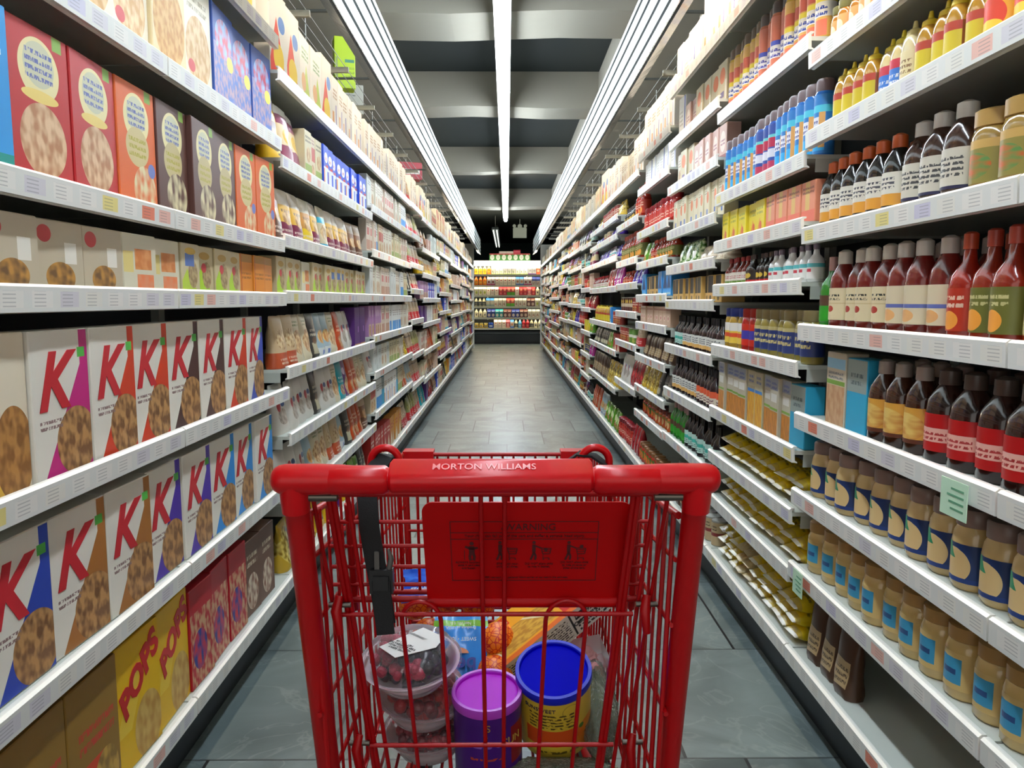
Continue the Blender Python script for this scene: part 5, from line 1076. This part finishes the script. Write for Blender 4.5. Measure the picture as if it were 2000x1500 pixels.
for k in range(nx + 1):
    f = k / nx; x = xa + (xb - xa) * f; x2 = side_x(-1, 1.9, .43) + (side_x(1, 1.9, .43) - side_x(-1, 1.9, .43)) * f
    b.cyl((x, 1.9, zt), (x2, 1.9, .43), .003 if 0 < k < nx else .008, 8, cap=False)
for f in (1, .8, .55, .3, .08, 0):
    z = .43 + (zt - .43) * f; b.cyl((side_x(-1, 1.9, z), 1.896, z), (side_x(1, 1.9, z), 1.896, z), .0036 if f < 1 else .0052, 8)
front = cpart('basket_front', b, RED)
for x in (xa + .036, xb - .036):
    q = MB().box(x - .038, 1.882, zt - .02, x + .038, 1.925, zt + .010); cpart('corner_bumper', q, REDP, front)
b = MB()
for k in range(18):
    f = k / 17; b.cyl((side_x(-1, 1.06, .43) * (1 - f) + side_x(1, 1.06, .43) * f, 1.06, .43), (side_x(-1, 1.9, .43) * (1 - f) + side_x(1, 1.9, .43) * f, 1.9, .43), .0028, 6, cap=False)
for k in range(6): y = 1.06 + .84 * k / 5; b.cyl((side_x(-1, y, .43), y, .425), (side_x(1, y, .43), y, .425), .0036, 8)
cpart('basket_floor', b, RED)
# lower frame, rack and casters
b = MB().tube([(-.266, 1.10, .20), (-.262, 1.25, .17), (-.22, 1.80, .15), (-.16, 1.86, .15), (.13, 1.86, .15), (.19, 1.80, .15), (.236, 1.25, .17), (.240, 1.10, .20)], .012, 12, up=(0, 0, 1))
b.cyl((-.255, 1.3, .168), (.23, 1.3, .168), .006, 8); b.cyl((-.235, 1.6, .157), (.205, 1.6, .157), .006, 8)
for x in (-.22, .185): b.cyl((x, 1.8, .15), (x * .98, 1.84, .43), .009, 10)
cpart('lower_frame', b, RED)
for x, y in ((-.262, 1.13), (.236, 1.13), (-.205, 1.80), (.172, 1.80)):
    w_ = cpart('caster', MB().cyl((x - .011, y, .052), (x + .011, y, .052), .052, 20), mat('tyre_black', '#17181a', .6))
    cpart('fork', MB().box(x - .018, y - .012, .05, x - .013, y + .012, .15).box(x + .013, y - .012, .05, x + .018, y + .012, .15).box(x - .018, y - .012, .105, x + .018, y + .012, .15), STEEL, w_)
for p_ in ((-.245, 1.085, .80), (.205, 1.085, .80), (-.234, 1.15, .546), (.199, 1.15, .546)):
    cpart('hinge_clip', MB().tube([(p_[0], p_[1], p_[2] + .02), (p_[0] - .004, p_[1] - .008, p_[2]), (p_[0], p_[1] - .006, p_[2] - .035)], [.006, .008, .006], 10), RED)
    cpart('pin', MB().cyl((p_[0] - .016, p_[1], p_[2] + .006), (p_[0] + .016, p_[1], p_[2] + .006), .0042, 8), STEEL)

# ------------------------------------------------------------------ groceries in the cart
def axis_mat(loc, ax, spin=0):
    z = Vector(ax).normalized(); x = Vector((1, 0, 0)); x = (x - z * x.dot(z)).normalized(); y = z.cross(x)
    M = Matrix(((x.x, y.x, z.x, loc[0]), (x.y, y.y, z.y, loc[1]), (x.z, y.z, z.z, loc[2]), (0, 0, 0, 1)))
    return M @ Matrix.Rotation(spin, 4, 'Z')
def bend_text(s, size, m, r, zc, a0=0, extrude=.0003, rot=0):
    me = text_mesh('lettering', s, size, m, extrude)
    if rot: me.transform(Matrix.Rotation(rot, 4, 'Z'))
    for v in me.vertices:
        a = v.co.x / r - pi / 2 + a0; R_ = r + v.co.z + .0005; v.co = (R_ * cos(a), R_ * sin(a), zc + v.co.y)
    return me
# canisters
def canister(name, M, r, h, bodym, labelm, lidm, rimm, label):
    b = MB().lathe([(r * .93, 0), (r * .96, .003), (r * .96, h - .012)], 40, 0, True, h)
    me = b.mesh('canister', bodym, 40); o = obj('canister', me); o.matrix_world = M; tag(o, label, 'canister')
    L = MB().lathe([(r * .965, .004), (r * .965, h - .018)], 40, 0, False, h); obj('label', L.mesh('label', labelm, 40), o)
    K = MB().lathe([(r * .99, h - .016), (r, h - .014), (r * 1.0, h - .003), (r * .985, h), (r * .90, h), (r * .875, h - .002), (r * .865, h - .006), (0.0001, h - .0062)], 48, 0, False, h, mis=[1, 1, 1, 1, 1, 0, 0])
    K.lathe([(r * .96, h - .016), (r * .99, h - .016)], 48, 1, False, h)
    lid = obj('lid', K.mesh('lid', [lidm, rimm], 40), o)
    return o
pur = mat('lid_magenta', '#b010c4', .5, spec=.2); pur_r = mat('lid_magenta_rim', '#b040c8', .35)
pl = art('print_purple_canister', '#43107a', [('r', .62, .25, .8, .72, '#8a0f1c'), ('r', .12, .0, .2, 1, '#c9a35a'), ('t', .42, .52, .58, .58, '#8a5ab0', 1), ('r', .44, .0, .56, .26, '#b9b6ac'), ('t', .45, .02, .55, .24, '#3a3a3a', 5), ('e', .66, .12, .04, .06, '#4a8a2a'), ('t', .42, .36, .58, .42, '#b0402a', 1)], .35)
M1 = axis_mat((-.032, 1.275, .4345), (-.02, -.13, .99), 0)
o = canister('canister', M1, .061, .152, mat('canister_purple', '#3f0f74', .4), pl, pur, pur_r, 'purple canister with magenta lid standing between the berry bowls and the blue-lidded canister')
gold = mat('gold_ink', '#c9a84a', .4); whitei = mat('white_ink', '#e8e4da', .5)
for tx, sz, zc, a0, m_ in (('S', .018, .118, .05, gold), ('S', .018, .104, -.03, gold), ('SUN', .020, .085, .8, gold)):
    obj('lettering', bend_text(tx, sz, m_, .0592, zc, a0), o)
M2 = axis_mat((.088, 1.335, .4650), (-.045, -.35, .935), 0)
yl = art('print_yellow_canister', '#d9bd3a', [('r', .36, .22, .60, .47, '#d9541c'), ('n', .66, .25, .09, .25, '#e08a1c', '#d96a1c', 4), ('t', .38, .5, .58, .74, '#5a4a1c', 5), ('r', 0, 0, 1, .1, '#cdb23a'), ('t', .4, .1, .62, .17, '#6a5a1c', 1), ('e', .62, .44, .015, .035, '#4a7a2a')], .35)
o = canister('canister', M2, .0675, .155, mat('canister_yellow', '#cfae34', .4), yl, mat('lid_blue', '#0000b8', .5, spec=.03), mat('lid_blue_rim', '#1424c0', .4, spec=.3), 'yellow prune canister with glossy royal blue lid, right of the purple canister')
obj('lettering', bend_text('SUNSWEET', .0115, mat('navy_ink', '#1c1c4a', .5), .0652, .122, -.45), o)
st = MB(); n = 28
for k in range(n):
    a, a2 = 2 * pi * k / n, 2 * pi * (k + 1) / n
    for_ = []
    for r_, aa in ((.0155, a), (.0155, a2), (.0162, a2), (.0162, a)):
        th = (r_ * cos(aa)) / .0655 - pi / 2 + .42; for_.append((.0657 * cos(th), .0657 * sin(th), .116 + r_ * sin(aa)))
    st.add(for_, [(0, 1, 2, 3)])
obj('stamp', st.mesh('stamp', mat('stamp_ink', '#6a6a3a', .6)), o)

# clear bowls of berries, stacked
CLR = film('clear_plastic', '#fbf4f6', .015, .05)
LIDF = film('clear_lid', '#fdf6f8', .03, .05)
def berry_cols(R, kind):
    return {'mixed': ['#14121f', '#1a1428', '#0e0d16', '#1f1930'], 'red': ['#8c1220', '#a81c24', '#6d0c1a', '#c03a34'], 'pale': ['#7a1a2c', '#4a1420', '#a85a62', '#9a2a38']}[kind]
def bowl(M, r, h, kind, label, sticker=True, seed=1):
    R = random.Random(seed)
    b = MB().lathe([(r * .62, 0), (r * .66, .003), (r * .80, h * .5), (r * .93, h * .97), (r * 1.0, h), (r * 1.0, h + .003), (r * .92, h + .001), (r * .78, h * .5), (r * .63, .005), (.0001, .004)], 40, 0, True, h)
    o = obj('berry_bowl', b.mesh('berry_bowl', CLR, 50)); o.matrix_world = M; tag(o, label, 'fruit bowl')
    L = MB().lathe([(r * 1.03, h - .004), (r * 1.035, h + .004), (r * .98, h + .009), (r * .93, h + .008), (r * .86, h + .024), (r * .60, h + .033), (.0001, h + .035)], 40, 0, False, h)
    lid = obj('lid', L.mesh('lid', LIDF, 40), o)
    cols = berry_cols(R, kind); mats = [mat('berry_' + c.strip('#'), c, .3, coat=.4, bump=.6, bs=260, bd=.003) for c in cols] + [mat('berry_rasp', '#b02a48', .35, bump=.8, bs=300, bd=.003)]
    B = MB(); nb = 95
    for k in range(nb):
        a = R.uniform(0, 2 * pi); t_ = R.uniform(.1, 1.12); rad = r * (.60 + .26 * min(t_, 1)) * sqrt(R.uniform(.25, 1)) * .86
        if t_ > 1: rad *= .8
        x, y, z = rad * cos(a), rad * sin(a), .006 + t_ * h * .95
        s_ = R.uniform(.008, .0125); mi = R.randrange(len(cols)) if not (kind == 'mixed' and (x < .1 * r - .3 * y) and t_ > .55) else len(cols)
        # a small faceted-smooth berry
        prof = [(.0001, -1), (.6, -.8), (.95, -.3), (.95, .3), (.6, .8), (.0001, 1)]
        n0 = len(B.v); B.lathe([(p[0] * s_, p[1] * s_ * 1.1) for p in prof], 9, mi, False, 1)
        for q in range(n0, len(B.v)): v = B.v[q]; B.v[q] = (v[0] + x, v[1] + y, v[2] + z + s_)
    bo = obj('berries', B.mesh('berries', mats, 80), o); bo['kind'] = 'stuff'
    if sticker:
        zt_ = h + .036; s_ = MB(); pts = [(-.046, -.026), (.004, -.031), (.058, .002), (.058, .018), (.018, .038), (-.052, .002)]
        pts = [(-.050, -.012), (-.018, -.045), (.048, -.020), (.060, .010), (.020, .042)]
        g2 = [(x, y, zt_ - .10 * (x * x + y * y)) for x, y in pts]
        s_.add(g2 + [(x, y, z - .0006) for x, y, z in g2], [tuple(range(5)), tuple(range(5, 10))[::-1]] + [(i, 5 + i, 5 + (i + 1) % 5, (i + 1) % 5) for i in range(5)])
        stk = obj('sticker', s_.mesh('sticker', mat('sticker_paper', '#dedbd6', .5)), o)
        q = MB()
        for k in range(16):
            u = .004 + k * .0022; w2 = .0012 if k % 3 else .0006
            x0, y0_ = .002 + u * .8, .024 - u * .62 + .003
            q.add([(x0 + a * .8 * w2 - bb * .5, y0_ - a * .62 * w2 + bb * -.0, zt_ + .0004) for a, bb in ((0, 0), (1, 0), (1, .018), (0, .018))], [(0, 1, 2, 3)])
        obj('barcode', q.mesh('barcode', mat('black_ink', '#2c2c2c', .6)), stk)
        tm = text_mesh('lettering', 'MIXED BERRY\nFRESH CUT FRUIT\nKEEP REFRIGERATED\nNET WT 1 LB', .0062, mat('black_ink'), .0002)
        tm.transform(Matrix.Translation((-.012, -.014, zt_ + .0006)) @ Matrix.Rotation(2.55, 4, 'Z')); obj('lettering', tm, stk)
    return o
bowl(axis_mat((-.143, 1.325, .4345), (-.02, -.05, 1)), .080, .042, 'pale', 'clear bowl of dark red cut fruit, lowest of the stacked bowls', False, 4)
bowl(axis_mat((-.152, 1.305, .5115), (.05, -.10, 1)), .082, .042, 'red', 'clear bowl of strawberries directly under the stickered top bowl', False, 2)
bowl(axis_mat((-.166, 1.282, .5890), (-.04, -.15, 1)), .086, .040, 'mixed', 'clear bowl of blackberries and raspberries topped by a white barcode sticker', True, 1)

# long orange cracker carton leaning across the basket
Lx = Vector((.245, .10, .16)).normalized(); Nn = Vector((-.40, -.36, .68)); Nn = (Nn - Lx * Nn.dot(Lx)).normalized(); Bb = Nn.cross(Lx)
lng, wid, thk = .29, .115, .062
cc = Vector((.075, 1.50, .600))
layers = [('r', 0, 0, 1, .10, '#e0681a'), ('nr', .06, .14, .58, .62, '#d9a63a', '#b98024', 16), ('d', .45, .66, .012, '#e8d0a0', .1, .62), ('r', .62, .1, .80, .62, '#d0281c'), ('t', .64, .2, .78, .5, '#f0d8c8', 3), ('r', .12, .72, .30, .95, '#d8401c'), ('t', .13, .76, .29, .9, '#f2d8b0', 2), ('d', .3, 1.0, .03, '#e8571c', .62, 1), ('e', .02, .25, .1, .14, '#e9e2d0')]
cf = art('print_crispbread', '#eea31c', layers, .35)
nf = art('print_nutrition', '#d8d2cc', [('t', .04, .1, .60, .9, '#3a3034', 9), ('r', .62, .05, .635, .95, '#1c1418'), ('t', .66, .1, .98, .9, '#2a2428', 5), ('r', .30, .05, .31, .95, '#1c1418'), ('r', .0, .0, .02, 1, '#c8402a')], .5)
b = MB(); hx, hy, hz = lng / 2, wid / 2, thk / 2
v = [(x, y, z) for z in (-hz, hz) for y in (-hy, hy) for x in (-hx, hx)]
q01 = [(0, 0), (1, 0), (1, 1), (0, 1)]
b.add(v, [(4, 5, 7, 6), (0, 1, 5, 4), (2, 6, 7, 3), (0, 4, 6, 2), (1, 3, 7, 5), (0, 2, 3, 1)], [0, 1, 2, 2, 2, 2], [q01, q01, q01, q01, q01, q01])
M3 = Matrix(((Lx.x, Bb.x, Nn.x, cc.x), (Lx.y, Bb.y, Nn.y, cc.y), (Lx.z, Bb.z, Nn.z, cc.z), (0, 0, 0, 1)))
o = obj('cracker_carton', b.mesh('cracker_carton', [cf, nf, mat('carton_orange', '#e8821a', .4)])); o.matrix_world = M3; tag(o, 'long orange crispbread carton leaning diagonally behind the two canisters', 'carton')
for tx, sz, x, y, m_ in (('Gluten\nFree', .015, .058, -.012, whitei),):
    me = text_mesh('lettering', tx, sz, m_, .0003); me.transform(Matrix.Translation((x, y, hz + .0006))); obj('lettering', me, o)
for tx, sz, x, z, rot in (('Nutrition Facts', .0125, .085, .014, 0), ('Calories  210', .0135, .075, -.003, 0)):
    me = text_mesh('lettering', tx, sz, mat('black_ink'), .0003, off=.0003); me.transform(Matrix.Translation((x, -hy - .0006, z)) @ UP90); obj('lettering', me, o)

# net bag of oranges with blue wrapper
def net_mat():
    m = bpy.data.materials.new('orange_in_net'); m.use_nodes = True; nt = m.node_tree; b = nt.nodes['Principled BSDF']; tc = nt.nodes.new('ShaderNodeTexCoord')
    vo = nt.nodes.new('ShaderNodeTexVoronoi'); vo.feature = 'DISTANCE_TO_EDGE'; vo.inputs['Scale'].default_value = 95; nt.links.new(tc.outputs['Object'], vo.inputs['Vector'])
    lt = nt.nodes.new('ShaderNodeMath'); lt.operation = 'LESS_THAN'; lt.inputs[1].default_value = .07; nt.links.new(vo.outputs['Distance'], lt.inputs[0])
    mx = nt.nodes.new('ShaderNodeMix'); mx.data_type = 'RGBA'; mx.inputs[6].default_value = col('#f07d12'); mx.inputs[7].default_value = col('#c8280c'); nt.links.new(lt.outputs[0], mx.inputs[0]); nt.links.new(mx.outputs[2], b.inputs['Base Color'])
    b.inputs['Roughness'].default_value = .4; return m
NET = net_mat()
def ball(name, c, r, m, sq=.94):
    prof = [(max(.0001, r * sin(pi * k / 12)), -r * sq * cos(pi * k / 12)) for k in range(13)]
    me = MB().lathe(prof, 22, 0, False, 1).mesh(name, m, 80); o = obj(name, me, None, c, (rnd.uniform(-.4, .4), rnd.uniform(-.4, .4), 0)); return o
og = [(-.200, 1.62, .590, 'behind the berry bowls beside the strap'), (-.130, 1.63, .600, 'just left of the blue wrapper'), (-.062, 1.60, .598, 'under the purple-blue knot of the net'), (-.020, 1.47, .575, 'against the crispbread carton'),
      (-.165, 1.56, .545, 'low behind the top berry bowl'), (-.024, 1.42, .530, 'lowest of the netted ones above the purple lid')]
for x, y, z, w_ in og: tag(ball('orange', (x, y, z), .037, NET), f'round orange in red netting, {w_}', 'orange', 'oranges in the net bag')
def panel(w, h, bulge, nx=10, ny=12, seed=0, wr=.004):
    R = random.Random(seed); p1, p2 = R.uniform(0, 6), R.uniform(0, 6); b = MB(); vs = []; 
    for s_ in (0, 1):
        for j in range(ny + 1):
            for i in range(nx + 1):
                u, v_ = i / nx - .5, j / ny - .5
                zz = bulge * (1 - 4 * u * u) * (1 - 3 * v_ * v_) + wr * sin(9 * u + 14 * v_ + p1) + wr * .6 * sin(23 * u - 9 * v_ + p2)
                vs.append((u * w * (1 + .06 * sin(8 * v_ + p1)), v_ * h, zz - s_ * .012 * (1 if 0 < i < nx and 0 < j < ny else 0) - s_ * .001))
    N = (nx + 1) * (ny + 1); fs = []; uv = []
    for s_ in (0, 1):
        for j in range(ny):
            for i in range(nx):
                f = [s_ * N + j * (nx + 1) + i, s_ * N + j * (nx + 1) + i + 1, s_ * N + (j + 1) * (nx + 1) + i + 1, s_ * N + (j + 1) * (nx + 1) + i]
                uu = [(i / nx, j / ny), ((i + 1) / nx, j / ny), ((i + 1) / nx, (j + 1) / ny), (i / nx, (j + 1) / ny)]
                if s_: f = f[::-1]; uu = uu[::-1]
                fs.append(f); uv.append(uu)
    return b.add(vs, fs, 0, uv)
wl = art('print_blue_wrap', '#2f86d8', [('r', 0, .86, 1, .93, '#7fb83a'), ('r', 0, 0, 1, .14, '#1038a8'), ('nr', 0, .93, 1, 1, '#6ab0e0', '#3a90d8', 5)], .28)
P3 = Vector((-.092, 1.43, .553)); zn = Vector((0, -.78, .63)).normalized(); xn = Vector((1, 0, 0)); yn = zn.cross(xn)
M4 = Matrix(((xn.x, yn.x, zn.x, P3.x), (xn.y, yn.y, zn.y, P3.y), (xn.z, yn.z, zn.z, P3.z), (0, 0, 0, 1)))
o = obj('orange_bag_wrapper', panel(.105, .175, .012, seed=2).mesh('orange_bag_wrapper', wl, 60)); o.matrix_world = M4; tag(o, 'sky blue plastic wrapper of the orange bag with upside-down lettering', 'wrapper')
navy = mat('navy_logo', '#0c1c8a', .4)
for tx, sz, x, y, m_ in (('Produce of U.S.A.\nNet Wt 4 lb', .0085, 0, .062, whitei), ('SWEET • JUICY', .0098, 0, .036, whitei), ('bee', .040, .004, -.012, navy)):
    me = text_mesh('lettering', tx, sz, m_, .0004, off=.0006 if tx == 'bee' else 0); me.transform(Matrix.Translation((x, y, .018 - 12 * (y * y) * .03)) @ Matrix.Rotation(pi, 4, 'Z')); obj('lettering', me, o)
e_ = MB().add([(.026 * cos(a) - .008, .008 + .012 * sin(a), .0195) for a in [pi * k / 10 for k in range(11)]], [tuple(range(11))]); obj('logo', e_.mesh('logo', mat('logo_coral', '#d8845a', .5)), o)
wl2 = art('print_deep_blue_wrap', '#1c4fc0', [('t', .1, .3, .6, .5, '#c8d8f0', 1), ('nr', 0, .6, 1, 1, '#1c4fc0', '#3a7ae0', 4)], .25)
P4 = Vector((-.12, 1.555, .655)); zn = Vector((0, -.6, .8)).normalized(); yn = zn.cross(xn)
M5 = Matrix(((xn.x, yn.x, zn.x, P4.x), (xn.y, yn.y, zn.y, P4.y), (xn.z, yn.z, zn.z, P4.z), (0, 0, 0, 1)))
o = obj('orange_bag_wrapper', panel(.20, .075, .016, seed=5, wr=.005).mesh('orange_bag_wrapper', wl2, 60)); o.matrix_world = M5; tag(o, 'deep blue crumpled wrapper lying over the netted oranges under the seat flap', 'wrapper')

# clamshell of pink cupcakes
cl = MB(); w2, d2, h2 = .040, .050, .06
cl.add([(-w2, -d2, 0), (w2, -d2, 0), (w2, d2, 0), (-w2, d2, 0), (-w2 * .8, -d2 * .82, h2), (w2 * .8, -d2 * .82, h2), (w2 * .8, d2 * .82, h2), (-w2 * .8, d2 * .82, h2)], [(0, 3, 2, 1), (4, 5, 6, 7), (0, 1, 5, 4), (1, 2, 6, 5), (2, 3, 7, 6), (3, 0, 4, 7)])
o = obj('cupcake_clamshell', cl.mesh('cupcake_clamshell', CLR)); o.matrix_world = axis_mat((.168, 1.475, .50), (-.05, -.3, .95), .2); tag(o, 'clear clamshell beside the blue-lidded canister with pink frosted cupcakes inside', 'clamshell')
frost = mat('pink_frosting', '#e8a8a4', .5); cake = mat('pistachio_crumb', '#9a8f3a', .8, bump=.8, bs=200, bd=.004)
for k, (x, y) in enumerate(((0, -.023), (0, .024))):
    b = MB(); ns = 60; vs = []
    for i in range(14):
        t_ = i / 13; rr_ = .021 * (1 - t_) ** .7 * (1 + .10 * sin(t_ * 26)) + .0005
        for j in range(24):
            a = 2 * pi * j / 24; r_ = rr_ * (1 + .12 * sin(8 * a + 5 * t_)); vs.append((r_ * cos(a), r_ * sin(a), .018 + t_ * .034))
    fs = [(i * 24 + j, i * 24 + (j + 1) % 24, (i + 1) * 24 + (j + 1) % 24, (i + 1) * 24 + j) for i in range(13) for j in range(24)] + [tuple(range(24))[::-1]]
    b.add(vs, fs, 0); b.lathe([(.015, .004), (.020, .019), (.0001, .019)], 20, 1, True, 1)
    c = obj('cupcake', b.mesh('cupcake', [frost, cake], 60)); c.matrix_world = axis_mat((.168, 1.475, .50), (-.05, -.3, .95), .2) @ Matrix.Translation((x, y, .001)); tag(c, f'{"nearer" if k == 0 else "farther"} pink swirled cupcake inside the clear clamshell', 'cupcake', 'cupcakes in the clamshell')

# crumpled produce bag on the basket floor
def produce(loc, s, label, seed):
    R = random.Random(seed); ph = [R.uniform(0, 6.3) for _ in range(9)]; n, m_ = 48, 26
    def lump(k, amp):
        b = MB(); vs = []
        for i in range(m_ + 1):
            t_ = pi * i / m_
            for j in range(n):
                a = 2 * pi * j / n
                w = amp * (sin(3 * a + 4 * t_ + ph[0]) * .5 + sin(7 * a - 5 * t_ + ph[1]) * .35 + abs(sin(5 * a + 9 * t_ + ph[2])) * .5 + sin(13 * a + 11 * t_ + ph[3]) * .22 + abs(sin(11 * a - 14 * t_ + ph[4])) * .3)
                r_ = (k + w); vs.append((s[0] * r_ * sin(t_) * cos(a), s[1] * r_ * sin(t_) * sin(a), max(-s[2] * .98, -s[2] * r_ * cos(t_))))
        fs = [(i * n + j, i * n + (j + 1) % n, (i + 1) * n + (j + 1) % n, (i + 1) * n + j) for i in range(m_) for j in range(n)]
        return b.add(vs, fs)
    o = obj('produce_bag', lump(1, .12).mesh('produce_bag', film('produce_film', '#cfd8c0', .16, .12, '#c8ccb8', .5, 14), 80), None, loc); tag(o, label, 'produce bag')
    obj('greens', lump(.80, .14).mesh('greens', mat('dark_greens', '#4a5238', .6, bump=.7, bs=50, bd=.01), 80), o)
produce((.165, 1.40, .482), (.040, .15, .052), 'crumpled clear bag of greens standing between the yellow canister and the basket side', 3)
produce((.085, 1.22, .446), (.110, .050, .018), 'flat crumpled clear bag spread on the basket floor before the canisters', 5)
